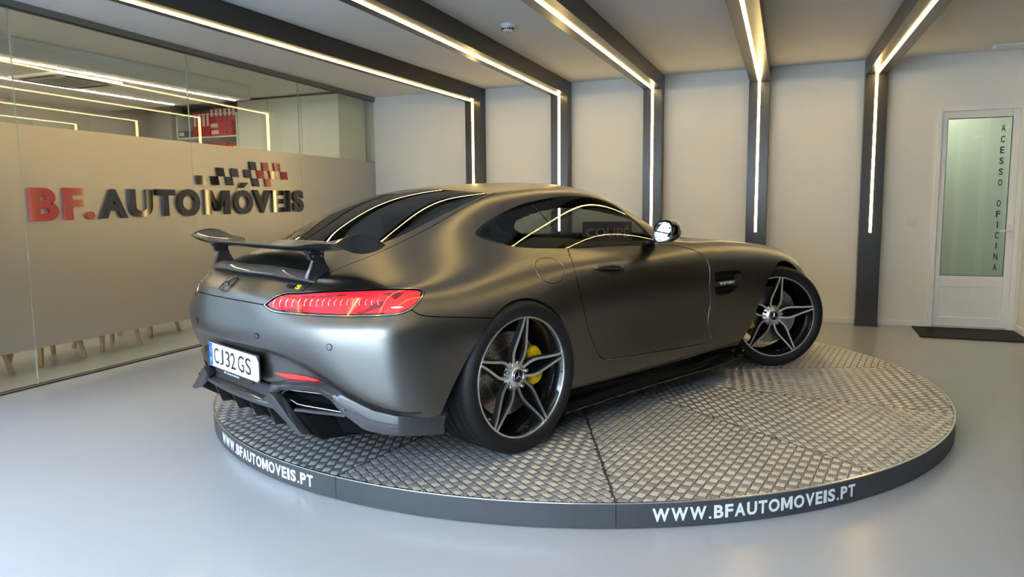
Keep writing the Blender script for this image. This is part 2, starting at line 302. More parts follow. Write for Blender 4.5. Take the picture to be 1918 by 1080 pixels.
C_LID = [(0.056,3.993),(0.083,3.987),(0.19,3.987),(0.521,3.997),(0.856,3.993),(1.084,3.974),(1.279,3.948),(1.298,3.948),(1.332,4.048),(1.365,4.156),(1.399,4.269),(1.433,4.387),(1.467,4.51),(1.507,4.63),(1.555,4.745),(1.611,4.852),(1.677,4.943),(1.758,5.011),(1.852,5.065),(1.946,5.118),(1.946,5.118),(1.964,5.289),(1.983,5.467),(2.005,5.667),(2.026,5.883),(2.073,6.184),(2.255,6.756),(2.609,7.454),(3.056,7.863),(3.57,7.985),(3.995,8.015),(4.342,8.033),(4.628,8.05),(4.864,8.068),(5.065,8.075),(5.245,8.07),(5.437,8.051),(5.638,8.025),(5.845,8.006),(6.075,8.008),(6.321,8.029),(6.543,8.058),(6.713,8.089),(6.85,8.121),(6.975,8.159),(7.087,8.201),(7.183,8.241),(7.27,8.285),(7.345,8.327),(7.406,8.362),(7.462,8.404),(7.514,8.459),(7.56,8.523),(7.61,8.595),(7.612,8.986),(7.596,9.156),(7.536,9.521),(7.482,9.808)]
C_GLASS = [(4.71,9.717),(4.729,9.581),(4.752,9.449),(4.78,9.324),(4.81,9.2),(4.845,9.082),(4.887,8.965),(4.937,8.829),(4.99,8.711),(5.033,8.625),(5.06,8.589),(5.083,8.584),(5.138,8.57),(5.239,8.523),(5.369,8.463),(5.516,8.413),(5.688,8.384),(5.88,8.366),(6.053,8.346),(6.181,8.327),(6.286,8.312),(6.404,8.296),(6.558,8.284),(6.73,8.285),(6.894,8.306),(7.034,8.337),(7.153,8.379),(7.253,8.437),(7.325,8.496),(7.368,8.546),(7.402,8.612),(7.438,8.704),(7.468,8.817),(7.482,8.958),(7.472,9.089),(7.444,9.215),(7.417,9.334),(7.4,9.436),(7.384,9.531),(7.369,9.628)]
C_SEAM = [(4.23,4.381),(4.244,4.345),(4.258,4.31),(4.277,4.275),(4.302,4.238),(4.331,4.202),(4.368,4.17),(4.414,4.145),(4.468,4.125),(4.529,4.109),(4.586,4.1),(4.65,4.095),(4.753,4.088),(4.915,4.074),(5.098,4.052),(5.281,4.016),(5.479,3.968),(5.697,3.902),(5.927,3.825)]
C_VENT = [(11.342,4.35),(11.51,4.377),(11.887,4.352),(12.094,4.307),(12.124,4.15),(12.118,3.933),(12.023,3.612),(11.87,3.412),(11.752,3.324),(11.461,3.317),(11.371,3.42),(11.339,3.682)]
C_PILLAR = [(8.067,7.657),(8.061,7.568),(8.242,5.917)]
LEDS = [(1.521,4.104),(1.64,4.147),(1.756,4.192),(1.869,4.24),(1.981,4.291),(2.098,4.343),(2.216,4.397),(2.334,4.449),(2.451,4.498),(2.567,4.543),(2.684,4.582),(2.8,4.615),(2.915,4.643),(3.036,4.663),(3.173,4.678),(3.309,4.688),(3.444,4.694),(3.578,4.697)]
T_WHITE = [(3.799,4.467),(3.927,4.499),(4.137,4.534),(4.088,4.463),(3.921,4.416),(3.806,4.403)]
T_RIGHT = [(4.184,5.122),(4.383,5.121),(4.564,5.08),(4.471,4.777),(4.215,4.439),(3.955,4.248),(3.692,4.179),(3.59,4.185),(3.778,4.467),(3.946,4.785)]
T_DARK1 = [(3.662,5.121),(4.184,5.122),(3.946,4.785),(3.897,4.834),(3.851,4.984)]
T_DARK2 = [(1.69,3.771),(1.828,3.96),(2.1,3.96),(2.088,3.808),(1.85,3.743)]
T_DARK3 = [(3.038,4.112),(3.257,4.303),(3.513,4.688),(3.736,4.775),(3.633,4.509),(3.302,4.237),(3.226,4.126)]
T_TOP = [(1.944,4.73),(2.864,5.125),(2.875,5.03),(1.992,4.637)]
REFL = [(1.049,0.352),(1.214,0.356),(1.548,0.377),(1.876,0.472),(2.096,0.607),(2.161,0.62),(1.951,0.169),(1.63,0.096),(1.348,0.15),(1.173,0.243)]
# ================================================================ the room
XB, YR, ZC = 4.628, -3.83, 2.55
struct = lambda o: tag(o, kind='structure')
fl = struct(box_obj('floor', (FACADE_X-.3, YR-1.7, -.15), (XB+2.2, 6.6, 0), mat('floor_epoxy', (.365, .375, .40), .24, spec=.5, var=(.9, .05), bump=(2.2, .012))))
struct(MB().box((FACADE_X-.2, YR-.2, ZC), (XB+.2, 2.87, ZC+.2)).box((-.66, 2.87, ZC), (XB+.2, 6.2, ZC+.2)).build('ceiling', 'ceiling_white'))
wb = struct(MB().box((XB, YR-.2, 0), (XB+.2, -3.80, ZC)).box((XB, -3.10, 0), (XB+.2, GW+.06, ZC)).box((XB, -3.80, 2.075), (XB+.2, -3.10, ZC)).build('wall_back', 'wall_white'))
# skirting along the back wall, broken by the columns
COLS = [(1.622, .018), (.574, -.0208), (-.455, -.0083), (-1.515, -.0262), (-2.562, -.0423)]
CW, CF, ZB = .097, 4.478, 2.40
edges = [GW-.02]+[y for c, _ in COLS for y in (c+CW, c-CW)]+[-3.10]
sk = MB()
for i in range(0, len(edges), 2): sk.box((XB-.012, edges[i+1], 0), (XB, edges[i], .055))
struct(sk.build('baseboard_back', 'white_paint', bevel=.002))
# right-hand wall: a short plastered piece, then a white-framed glazed screen to the unlit workshop
struct(box_obj('wall_right', (4.33, YR-.2, 0), (XB, YR, ZC), 'wall_white'))
struct(box_obj('baseboard_right', (4.33, YR, 0), (XB-.012, YR+.012, .055), 'white_paint'))
ws = MB()
for x in (4.27, 2.75, 1.2, -.4, -2.0, -3.6, -5.2): ws.box((x, YR-.10, 0), (x+.06, YR, ZC))
ws.box((FACADE_X, YR-.10, 0), (4.27, YR, .05)).box((FACADE_X, YR-.10, 2.25), (4.27, YR, ZC))
struct(ws.build('window_1', 'white_paint'))
struct(box_obj('window_2', (FACADE_X, YR-.06, .05), (4.27, YR-.05, 2.25), glass_mat('workshop_glass', (.5, .55, .53), 0, .04)))
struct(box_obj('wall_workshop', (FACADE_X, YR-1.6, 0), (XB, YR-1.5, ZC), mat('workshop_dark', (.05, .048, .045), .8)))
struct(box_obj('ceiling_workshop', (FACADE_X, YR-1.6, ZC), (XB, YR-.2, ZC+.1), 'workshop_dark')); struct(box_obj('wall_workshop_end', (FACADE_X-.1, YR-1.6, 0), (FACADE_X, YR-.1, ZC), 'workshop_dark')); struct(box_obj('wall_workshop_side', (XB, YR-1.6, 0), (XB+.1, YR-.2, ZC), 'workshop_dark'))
struct(box_obj('wall_left', (-.66, 6.05, 0), (XB, 6.25, ZC), 'office_grey')); struct(box_obj('wall_office_end', (XB, GW+.06, 0), (XB+.2, 6.25, ZC), 'cabinet'))
glass_mat('clear_pane', (.97, .98, .98), 0, .02); mat('pavement', (.42, .41, .40), .8)
# storefront behind the camera: dark mullions and rails around open glass
sf = MB()
for y in (-2.3, -1.05, .2, 1.45, 2.72): sf.box((FACADE_X-.06, y-.035, 0), (FACADE_X, y+.035, ZC))
sf.box((FACADE_X-.06, -2.3, 0), (FACADE_X, 2.75, .10)).box((FACADE_X-.06, -2.3, 2.40), (FACADE_X, 2.75, ZC))
struct(sf.build('window_3', 'frame_black'))
struct(box_obj('window_4', (FACADE_X-.035, -2.3, .1), (FACADE_X-.025, 2.75, 2.4), 'clear_pane'))
struct(box_obj('wall_office_near', (-.66, 2.86, 0), (-.50, 6.1, ZC), 'wall_white'))
lf_ = MB()
for x in (-3.97, -2.85, -1.75, -.64): lf_.box((x-.03, 2.80, 0), (x+.03, 2.86, ZC))
lf_.box((-4, 2.80, 0), (-.62, 2.86, .1)).box((-4, 2.80, 2.4), (-.62, 2.86, ZC))
struct(lf_.build('window_5', 'frame_black'))
struct(box_obj('window_6', (-3.97, 2.825, .1), (-.64, 2.835, 2.4), 'clear_pane'))
struct(box_obj('wall_neighbour', (-9, 6.6, 0), (-.66, 7.6, 6.0), mat('neighbour_render', (.24, .24, .24), .9)))
struct(box_obj('added_sky_blocker', (-4.2, 2.87, 2.62), (-.66, 4.3, 2.74), 'white_paint'))  # unseen slab added to keep steep sky light off the left floor
struct(box_obj('ground_left', (-4.3, 2.9, -.25), (-.66, 30, -.02), 'pavement'))
struct(MB().box((FACADE_X-.2, 2.75, 0), (FACADE_X, 2.87, ZC)).box((FACADE_X-.2, YR-.2, 0), (FACADE_X, -2.3, ZC)).build('wall_front', mat('front_grey', (.16, .155, .15), .7)))
struct(box_obj('wall_across_street', (-15, -30, 0), (-14, 30, 5.0), mat('street_facade', (.76, .73, .67), .8)))
struct(box_obj('ground', (-40, -30, -.25), (FACADE_X-.3, 30, -.02), 'pavement'))

# black portal frames with warm light strips: a beam under the ceiling turning down into a column
names = ['first black light frame from the office glass wall', 'second black light frame from the office glass wall', 'middle one of the five black light frames',
         'second black light frame from the white door', 'black light frame nearest the white door']
for i, (y0, sl) in enumerate(COLS):
    f = empty('portal_light', (XB, y0, 0)); tag(f, names[i]+', beam and column with warm strip', 'light frame', 'black ceiling frames with light strips')
    X0 = FACADE_X+.25 - XB; xf = CF-XB
    ye = sl*(xf-X0)                                         # sideways drift of the far end
    def cap(xa, za, zb, w): return [(xa, d-w, za) for d in ()]
    b = MB().hexa([(X0, ye-CW, ZB), (0, -CW, ZB), (0, CW, ZB), (X0, ye+CW, ZB), (X0, ye-CW, ZC-.001), (0, -CW, ZC-.001), (0, CW, ZC-.001), (X0, ye+CW, ZC-.001)]); b.V = [(min(x, -.003), y, z) for x, y, z in b.V]
    b.build('beam', 'frame_black', f, bevel=.0015)
    MB().box((xf, -CW, .035), (-.003, CW, ZB-.0005)).build('column', 'frame_black', f, bevel=.0015)
    MB().box((xf-.004, -CW-.004, 0), (-.003, CW+.004, .04)).build('plinth', 'frame_black', f)
    h = .011
    MB().hexa([(X0+.1, ye-h, ZB-.006), (xf-.006, -h, ZB-.006), (xf-.006, h, ZB-.006), (X0+.1, ye+h, ZB-.006), (X0+.1, ye-h, ZB-.0005), (xf-.006, -h, ZB-.0005), (xf-.006, h, ZB-.0005), (X0+.1, ye+h, ZB-.0005)]).build('light_strip', 'led', f)
    MB().box((xf-.006, -h, .913), (xf-.0005, h, ZB-.0005)).build('light_strip', 'led', f)

# ---------------------------------------------------------------- glass partition to the office
TH = .04397; tX, tY = math.cos(TH), math.sin(TH)
def G(a, z, d=0.):      # a along the partition from the corner (negative towards the camera), d towards the showroom
    return (XB+a*tX+d*tY, GW+a*tY-d*tX, z)
def gbox(a0, a1, z0, z1, d0, d1): return MB().hexa([G(a0, z0, d1), G(a1, z0, d1), G(a1, z0, d0), G(a0, z0, d0), G(a0, z1, d1), G(a1, z1, d1), G(a1, z1, d0), G(a0, z1, d0)])
seams = [0, -1.55, -3.10, -4.635, -5.15]
part = empty('wall_glass', G(0, 0)); part['kind'] = 'structure'
inv = Matrix.Translation(-Vector(G(0, 0)))
def under(mb): mb.V = [tuple(inv @ Vector(v)) for v in mb.V]; return mb
for a1, a0 in zip(seams[:-1], seams[1:]):
    under(gbox(a0+.003, a1-.003, .012, ZC-.045, -.005, .005)).build('pane', 'office_glass', part)
    under(gbox(a0+.004, a1-.004, .258, 1.762, .0055, .0062)).build('frosted_band', 'frosted_film', part)
for a in seams[1:-1]: under(gbox(a-.0025, a+.0025, .012, ZC-.045, -.005, .005)).build('glazing_joint', 'seam', part)
under(gbox(seams[-1], 0, ZC-.045, ZC, -.025, .025)).build('top_track', mat('track_grey', (.20, .21, .20), .35, .7), part)
under(gbox(seams[-1], 0, ZC-.052, ZC-.045, -.02, .02)).build('track_gasket', 'black_plastic', part)
under(gbox(seams[-1], 0, 0, .012, -.028, -.012)).build('floor_gasket', 'black_plastic', part)
under(gbox(seams[-1], 0, 0, .010, .018, .028)).build('floor_gasket', 'black_plastic', part)
under(gbox(seams[-1], 0, 0, .008, -.012, .018)).build('floor_track', mat('track_floor', (.36, .36, .35), .3, .6), part)

# sign letters standing proud of the frosted band
sg = empty('wall_sign', G(-3.1, 1.12, .006)); tag(sg, 'raised red and black BF.AUTOMÓVEIS lettering with chequered flag on frosted glass', 'sign')
isg = Matrix.Translation(-Vector(G(-3.1, 1.12, .006)))
gl = lambda a, b, d: tuple(isg @ Vector(G(a, b, d)))
LET = [('B', -4.603, -4.396, 1.120, 1.347), ('F', -4.350, -4.198, 1.125, 1.350), ('.', -4.176, -4.111, 1.128, 1.184), ('A', -4.060, -3.818, 1.130, 1.348),
       ('U', -3.798, -3.571, 1.135, 1.352), ('T', -3.540, -3.332, 1.139, 1.356), ('O', -3.312, -3.054, 1.134, 1.364), ('M', -2.998, -2.678, 1.145, 1.360),
       ('O', -2.630, -2.365, 1.143, 1.367), ('V', -2.357, -2.094, 1.152, 1.371), ('E', -2.068, -1.893, 1.156, 1.372), ('I', -1.851, -1.790, 1.159, 1.375), ('S', -1.738, -1.558, 1.155, 1.381)]
for i, (ch, a0, a1, b0, b1) in enumerate(LET):
    fit_text('letter', ch, 'red_acrylic' if i < 3 else 'black_acrylic', gl, a0, a1, b0, b1, .0064, .030, sg, weight=.042)
MB().prism([(-2.545, 1.386), (-2.492, 1.386), (-2.418, 1.437), (-2.500, 1.437)], lambda x, y: gl(x, y, .0064), lambda x, y: gl(x, y, .030)).build('accent', 'black_acrylic', sg)
SQ = [(-3.026, 1.444), (-2.846, 1.444), (-2.771, 1.522), (-2.661, 1.445), (-2.588, 1.523), (-2.407, 1.521), (-2.331, 1.599), (-2.301, 1.444),
      (-2.22, 1.522), (-2.147, 1.6), (-2.113, 1.446), (-2.04, 1.523), (-1.966, 1.602), (-1.855, 1.523)]
for i, (a, z) in enumerate(SQ):
    hw, hh, k = .044, .0385, .008
    P = [(a-hw+k, z-hh), (a+hw+k, z-hh), (a+hw-k, z+hh), (a-hw-k, z+hh)]
    MB().prism(P, lambda x, y: gl(x, y, .0064), lambda x, y: gl(x, y, .022)).build('flag_square', 'red_acrylic' if i >= 8 else 'black_acrylic', sg)

# ---------------------------------------------------------------- white door to the workshop
mat('plate_ink', (.012, .012, .014), .6)
d = empty('door_1', (XB, -3.45, 0)); d['kind'] = 'structure'
def dbox(y0, y1, z0, z1, x0, x1): return MB().box((x0, y0+3.45, z0), (x1, y1+3.45, z1))
fr = dbox(-3.80, -3.76, 0, 2.075, -.02, .12); fr.box((-.02, .31, 0), (.12, .35, 2.075)).box((-.02, -.31, 2.03), (.12, .31, 2.075)); fr.build('door_frame', 'white_paint', d, bevel=.003)
lf = MB()
lf.box((.012, -.31, .02), (.055, -.255, 2.03)).box((.012, .262, .02), (.055, .31, 2.03)).box((.012, -.255, 1.965), (.055, .262, 2.03))
lf.box((.012, -.255, .395), (.055, .262, .50)).box((.012, -.255, .02), (.055, .262, .105))
lf.build('door_leaf', 'white_paint', d, bevel=.003)
pn = MB().box((.028, -.255, .105), (.045, .262, .395))
for k in range(26): y = -.25+k*.0197; pn.box((.024, y, .112), (.029, y+.012, .388))
pn.build('lower_panel', 'white_paint', d)
MB().box((.030, -.255, .50), (.036, .262, 1.965)).build('glass_pane', 'door_glass', d)
gs = MB()
for (y0, y1, z0, z1) in ((-.255, -.249, .5, 1.965), (.256, .262, .5, 1.965), (-.255, .262, .5, .506), (-.255, .262, 1.959, 1.965)): gs.box((.024, y0, z0), (.031, y1, z1))
gs.build('glazing_gasket', 'dark_metal', d)
hd = MB().tube([(.012, -.285, .93), (-.035, -.285, .93), (-.04, -.275, .93), (-.04, -.19, .925)], .008, 8); hd.box((.002, -.297, .85), (.012, -.273, .985))
hd.build('door_handle', 'white_gloss', d); MB().lathe([(0, -.003), (.010, -.003), (.010, 0)], 12, 'z').build('keyhole', 'dark_metal', d)
kh = [o for o in d.children if o.name.startswith('keyhole')][0]; kh.location = (.001, -.285, .87); kh.rotation_euler = (0, R(-90), 0)
ZT = [1.862-.0985*k for k in range(6)]+[1.862-.0985*(k+.93) for k in range(6, 13)]
for ch, z in zip('ACESSOOFICINA', ZT):
    w = .016 if ch not in 'I' else .005
    fit_text('door_letter', ch, 'plate_ink', lambda a, b, q: (q, a, b), -.185+w, -.185-w, z-.030, z+.030, .0292, .0270, d, weight=.02)
struct(box_obj('wall_behind_door', (XB+1.1, YR-.6, 0), (XB+1.2, -2.2, ZC), mat('corridor', (.64, .65, .58), .7)))
struct(box_obj('wall_corridor', (XB+.2, -2.3, 0), (XB+1.1, -2.2, ZC), 'corridor')); struct(box_obj('wall_corridor_end', (XB+.2, YR-.6, 0), (XB+1.1, YR-.5, ZC), 'corridor'))
cl_ = empty('added_corridor_light', (XB+.65, -3.2, ZC)); tag(cl_, 'added white ceiling panel brightening the corridor behind the glazed door', 'light'); box_obj('housing', (-.3, -.3, -.05), (.3, .3, 0), 'white_paint', cl_); box_obj('diffuser', (-.27, -.27, -.056), (.27, .27, -.05), mat('corridor_fill', (1, 1, 1), .5, emit=(1, 1, .84), estr=13), cl_)  # glowing panel added to brighten the corridor behind the door glass
struct(box_obj('ceiling_corridor', (XB+.2, YR-.6, ZC), (XB+1.2, -2.2, ZC+.1), 'ceiling_white'))
m_ = MB().box((3.965, -3.80, 0), (4.585, -2.97, .012)); m_.V = [(x+(.02 if y > -3 and x < 4.2 else 0), y, z) for x, y, z in m_.V]
o = m_.build('door_mat', mat('mat_black', (.008, .008, .009), .9, bump=(400, .5)), bevel=.004); tag(o, 'black ribbed rubber door mat on the grey floor', 'mat')
sw = empty('light_switch', (XB, -2.926, 1.02)); tag(sw, 'white double rocker light switch on the wall beside the door', 'light switch')
MB().box((-.010, -.042, -.041), (0, .042, .041)).build('plate', 'white_gloss', sw, bevel=.004)
for s in (-1, 1): MB().box((-.014, s*.016-.014, -.028), (-.008, s*.016+.014, .028)).build('rocker', 'white_gloss', sw, bevel=.003)
el = empty('emergency_light', (XB-.32, -3.56, ZC)); tag(el, 'slim white emergency light under the ceiling above the door', 'light')
MB().box((-.05, -.11, -.035), (.05, .11, 0)).build('housing', 'white_gloss', el, bevel=.012)
MB().box((-.042, -.10, -.046), (.042, .10, -.035)).build('diffuser', mat('opal', (.75, .75, .73), .4), el, bevel=.008)
sd = empty('smoke_detector', (1.93, .135, ZC)); tag(sd, 'round white smoke detector on the ceiling between the beams', 'smoke detector')
MB().lathe([(0, 0), (.055, 0), (.055, -.012), (.050, -.020)], 32).build('base_ring', 'white_gloss', sd)
MB().lathe([(.044, -.02), (.046, -.03), (.040, -.045), (.025, -.052), (0, -.052)], 32).build('dome', 'white_gloss', sd, smooth=True)
for k in range(16):
    q = 2*PI*k/16
    v = MB().box((-.003, -.0055, -.043), (.003, .0055, -.031)); c, s_ = math.cos(q), math.sin(q); v.V = [((x+.0445)*c-y*s_, (x+.0445)*s_+y*c, z) for x, y, z in v.V]; v.build('vent_slot', 'black_plastic', sd)
# ================================================================ the office behind the glass
struct(box_obj('wall_office', (4.03, 5.75, 0), (4.23, 6.1, ZC), 'office_grey'))
struct(box_obj('ceiling_office', (-.50, 3.81, 2.40), (3.31, 6.05, ZC-.002), 'ceiling_white'))
# run of tall cabinets across the office end, an open shelf bay, doors, and a plain flank by the glass
cb = empty('office_cabinet', (4.03, 3.9, 0)); tag(cb, 'tall pale grey-green office cabinet with flush doors behind the glass', 'cabinet')
box_obj('carcass', (.02, -.75, 0), (.55, .75, 2.53), 'cabinet', cb)
for y0, y1 in ((-.75, -.215), (-.21, .275), (.28, .75)): box_obj('door', (0, y0, .02), (.018, y1, 2.525), 'cabinet', cb, bevel=.002)
box_obj('cornice', (-.012, -.76, 2.53), (.55, .75, 2.548), 'dark_metal', cb)
bc = empty('bookcase', (4.03, 5.17, 0)); tag(bc, 'white open bookcase bay holding red binders in the office', 'bookcase')
for y in (-.505, .485): box_obj('side_panel', (0, y, 0), (.45, y+.02, 2.40), 'white_paint', bc)
box_obj('back_panel', (.43, -.485, 0), (.45, .485, 2.40), 'office_grey', bc)
for z in (1.65, 2.12): box_obj('shelf', (.005, -.485, z-.02), (.43, .485, z), 'white_paint', bc)
box_obj('shelf', (.005, -.485, 2.39), (.43, .485, 2.40), 'white_paint', bc)
def binder(loc, size, m, label, lie=False, hole=False):
    e = empty('ring_binder', loc); tag(e, label, 'binder', 'binders on the office shelves')
    x, y, z = size
    box_obj('cover', (0, 0, 0), (x, y, z), m, e, bevel=.003)
    if lie: box_obj('spine_label', (-.001, y*.62, z*.22), (.0005, y*.95, z*.78), 'paper', e)
    else: box_obj('spine_label', (-.001, y*.2, z*.42), (.0005, y*.8, z*.93), 'paper', e)
    if hole:
        h = MB().lathe([(0, 0), (.010, 0), (.010, .002)], 12).build('finger_hole', 'black_plastic', e); h.rotation_euler = (0, R(-90), 0); h.location = (-.0005, y*.25, z*.5)
ord_ = ['first', 'second', 'third', 'fourth', 'fifth', 'sixth', 'seventh', 'eighth', 'ninth', 'tenth']
for k in range(10):
    y = 5.395-.071*(k+1)
    under_ = 2.12 if k < 4 else 2.12+.088*2
    hgt = .31 if k < 4 else .165
    binder((4.035+.002*(k % 3), y, under_), (.28, .066, hgt+.0), 'red_binder', f'upright red binder with white spine label, {ord_[k]} from the left on the upper shelf')
binder((4.015, 4.735, 2.12), (.31, .35, .085), 'red_binder', 'red binder lying flat, lower of the two stacked on the upper shelf', True, True)
binder((4.025, 4.755, 2.206), (.31, .35, .085), 'red_binder', 'red binder lying flat, upper of the two stacked on the upper shelf', True, True)
binder((4.04, 5.405, 2.12), (.31, .245, .085), 'grey_binder', 'dark grey binder lying flat at the left of the upper shelf', True, True)
binder((4.04, 4.87, 1.975), (.31, .33, .055), 'red_binder', 'red binder lying flat on top of the lower shelf row', True, True)
for k in range(2): binder((4.035, 4.76-.075*k, 1.66), (.28, .07, .345), 'red_binder', f'tall red binder at the right of the lower shelf, {["left", "right"][k]} of two')
for k in range(4): binder((4.04, 5.12-.075*k, 1.66), (.28, .07, .31), 'red_binder', f'red binder under the flat one on the lower shelf, {ord_[k]} from the left')
# office ceiling lights and air conditioner
for (yy, xe, lb) in ((3.97, 3.26, 'long warm white light line on the office ceiling nearest the glass'), (4.84, 3.22, 'long warm white light line deeper in the office ceiling')):
    e = empty('office_light', (0, yy, 2.40)); tag(e, lb, 'light', 'light lines on the office ceiling')
    box_obj('channel', (-.4, -.013, -.004), (xe, .013, 0), 'white_paint', e); box_obj('diffuser', (-.4, -.010, -.0075), (xe-.01, .010, -.004), 'led_office', e)
ac = empty('air_conditioner', (1.55, 4.39, 2.40)); tag(ac, 'square white ceiling cassette air conditioner in the office', 'air conditioner')
box_obj('panel', (-.33, -.33, -.03), (.33, .33, 0), 'white_gloss', ac, bevel=.01)
for k in range(4):
    m_ = MB().box((-.21, -.29, -.034), (.21, -.255, -.029)); q = k*PI/2
    m_.V = [(x*math.cos(q)-y*math.sin(q), x*math.sin(q)+y*math.cos(q), z) for x, y, z in m_.V]; m_.build('air_slot', 'black_plastic', ac)
for k in range(9): box_obj('grille_slat', (-.19, -.18+k*.042, -.038), (.19, -.165+k*.042, -.029), mat('grille_grey', (.45, .45, .43), .5), ac)
# wooden-legged shell chairs along the glass
def chair(loc, rz, label):
    e = empty('shell_chair', loc, rz); tag(e, label, 'chair', 'wooden legged chairs in the office')
    for sx in (-1, 1):
        for sy in (-1, 1):
            MB().tube([(sx*.185, sy*.185, 0), (sx*.115, sy*.115, .44)], [.018, .030], 12).build('leg', 'beech', e)
    V = []; F = []
    n = 14
    for i in range(n+1):
        for j in range(n+1):
            u = -1+2*i/n; v = j/n
            w = .23*(1-.25*abs(2*v-1)**3); x = u*w
            if v < .5: y = -.22+v*.80; z = .45+.03*u*u-.012*math.sin(v*6)
            else: y = .18+.10*(v-.5)+.0; z = .45+.72*(v-.5)**1.05+.03*u*u; y -= .06*u*u
            V.append((x, y, z)); 
    for i in range(n):
        for j in range(n): F.append((i*(n+1)+j, (i+1)*(n+1)+j, (i+1)*(n+1)+j+1, i*(n+1)+j+1))
    o = add_mesh('seat_shell', V, F, 'chair_shell', e, True); md = o.modifiers.new('solid', 'SOLIDIFY'); md.thickness = .012
    MB().box((-.13, -.13, .425), (.13, .13, .447)).build('seat_frame', 'beech', e)
chair((.02, 3.62, 0), R(4), 'wooden legged chair at the far left behind the frosted band')
chair((.625, 3.625, 0), R(0), 'wooden legged chair second from the left behind the frosted band')
chair((1.225, 3.69, 0), R(-3), 'wooden legged chair third from the left behind the frosted band')
chair((1.85, 3.89, 0), R(5), 'wooden legged chair nearest the car behind the frosted band')
tb = empty('meeting_table', (1.1, 5.0, 0)); tag(tb, 'office table on black disc bases behind the frosted band', 'table')
for x in (-.35, .45):
    MB().lathe([(0, .0), (.27, .0), (.27, .008), (.05, .02), (0, .02)], 32, 'z', (x, -.48, 0)).build('base_disc', 'black_plastic', tb)
    MB().lathe([(.03, .015), (.03, .72)], 16, 'z', (x, -.48, 0)).build('column', 'dark_metal', tb)
box_obj('top', (-1.0, -.62, .72), (1.1, .35, .745), 'white_paint', tb, bevel=.004)
# ================================================================ turntable
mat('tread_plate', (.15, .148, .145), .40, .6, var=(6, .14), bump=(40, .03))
mat('tread_bar', (.60, .60, .595), .32, .72, var=(5, .10))
mat('skirt', (.045, .048, .052), .42, var=(3, .12), spec=.4)
mat('skirt_text', (.74, .77, .79), .5)
mat('alu_edge', (.80, .81, .82), .25, 1)
PR, PH, PC = 2.208, .10, (1.2663, -.5610)
TT = empty('turntable', (PC[0], PC[1], 0)); tag(TT, 'round turntable with tread plate top and dark skirt under the car', 'turntable')
A0 = R(16)-.42066                                        # first seam
MB().lathe([(0, .004), (PR-.05, .004), (PR-.05, PH-.004)], 96).build('drum', 'black_plastic', TT)
def bar(L=.0345, Wd=.0052, h=.0024):
    a, b = L/2, Wd/2; c, d = a-.0030, b*.32
    V = np.array([(-a, 0, 0), (-a*.86, -b, 0), (a*.86, -b, 0), (a, 0, 0), (a*.86, b, 0), (-a*.86, b, 0), (-c, 0, h), (-c*.86, -d, h), (c*.86, -d, h), (c, 0, h), (c*.86, d, h), (-c*.86, d, h)])
    F = [(i, (i+1) % 6, 6+(i+1) % 6, 6+i) for i in range(6)]+[(6, 7, 8, 9), (6, 9, 10, 11)]
    return V, np.array(F)
BV, BF = bar(); T = .040
def tread(rot, inside):
    """five-bar tread: tiles of five parallel bars, turned alternately, over the area where inside(x, y) holds"""
    n = int(2*PR/T)+2; I, J = np.meshgrid(np.arange(-n, n+1), np.arange(-n, n+1)); I = I.ravel(); J = J.ravel()
    c, s = math.cos(rot), math.sin(rot); k = inside(((I*c-J*s)*T), ((I*s+J*c)*T), -.05); I, J = I[k], J[k]
    out = []; L = .0172
    for q in range(5):
        off = (q-2)*.0076
        odd = (I+J) % 2 == 1
        bx = np.where(odd, I*T+off, I*T); by = np.where(odd, J*T, J*T+off); ang = np.where(odd, PI/2, 0)+rot
        px, py = bx*c-by*s, bx*s+by*c; ex, ey = np.cos(ang), np.sin(ang)
        def fits(t0, t1): return inside(px+ex*t0, py+ey*t0, .002) & inside(px+ex*t1, py+ey*t1, .002)
        full = fits(-L, L); out.append(np.stack([px, py, ang, np.ones_like(px)], 1)[full])
        for t0, t1 in ((-L, L*.4), (-L*.4, L), (-L, -L*.1), (L*.1, L)):        # cut short at a seam or at the rim
            ok = fits(t0, t1) & ~full; m = (t0+t1)/2; full = full | ok
            out.append(np.stack([px+ex*m, py+ey*m, ang, np.full_like(px, (t1-t0)/(2*L))], 1)[ok])
    B = np.concatenate(out); ca, sa = np.cos(B[:, 2]), np.sin(B[:, 2]); bl = BV[:, 0][None]*B[:, 3:4]
    V = np.empty((len(B), 12, 3)); V[:, :, 0] = B[:, 0:1]+bl*ca[:, None]-BV[:, 1]*sa[:, None]; V[:, :, 1] = B[:, 1:2]+bl*sa[:, None]+BV[:, 1]*ca[:, None]; V[:, :, 2] = BV[:, 2]
    F = (BF[None]+(np.arange(len(B))*12)[:, None, None]).reshape(-1, 4)
    return V.reshape(-1, 3), F
def fast_mesh(name, V, F, m, parent):
    me = bpy.data.meshes.new(name); me.vertices.add(len(V)); me.vertices.foreach_set('co', V.astype(np.float32).ravel())
    me.loops.add(F.size); me.loops.foreach_set('vertex_index', F.astype(np.int32).ravel())
    me.polygons.add(len(F)); me.polygons.foreach_set('loop_start', np.arange(0, F.size, F.shape[1], dtype=np.int32))
    me.update(calc_edges=True); me.materials.append(MATS[m]); return link(bpy.data.objects.new(name, me), parent)
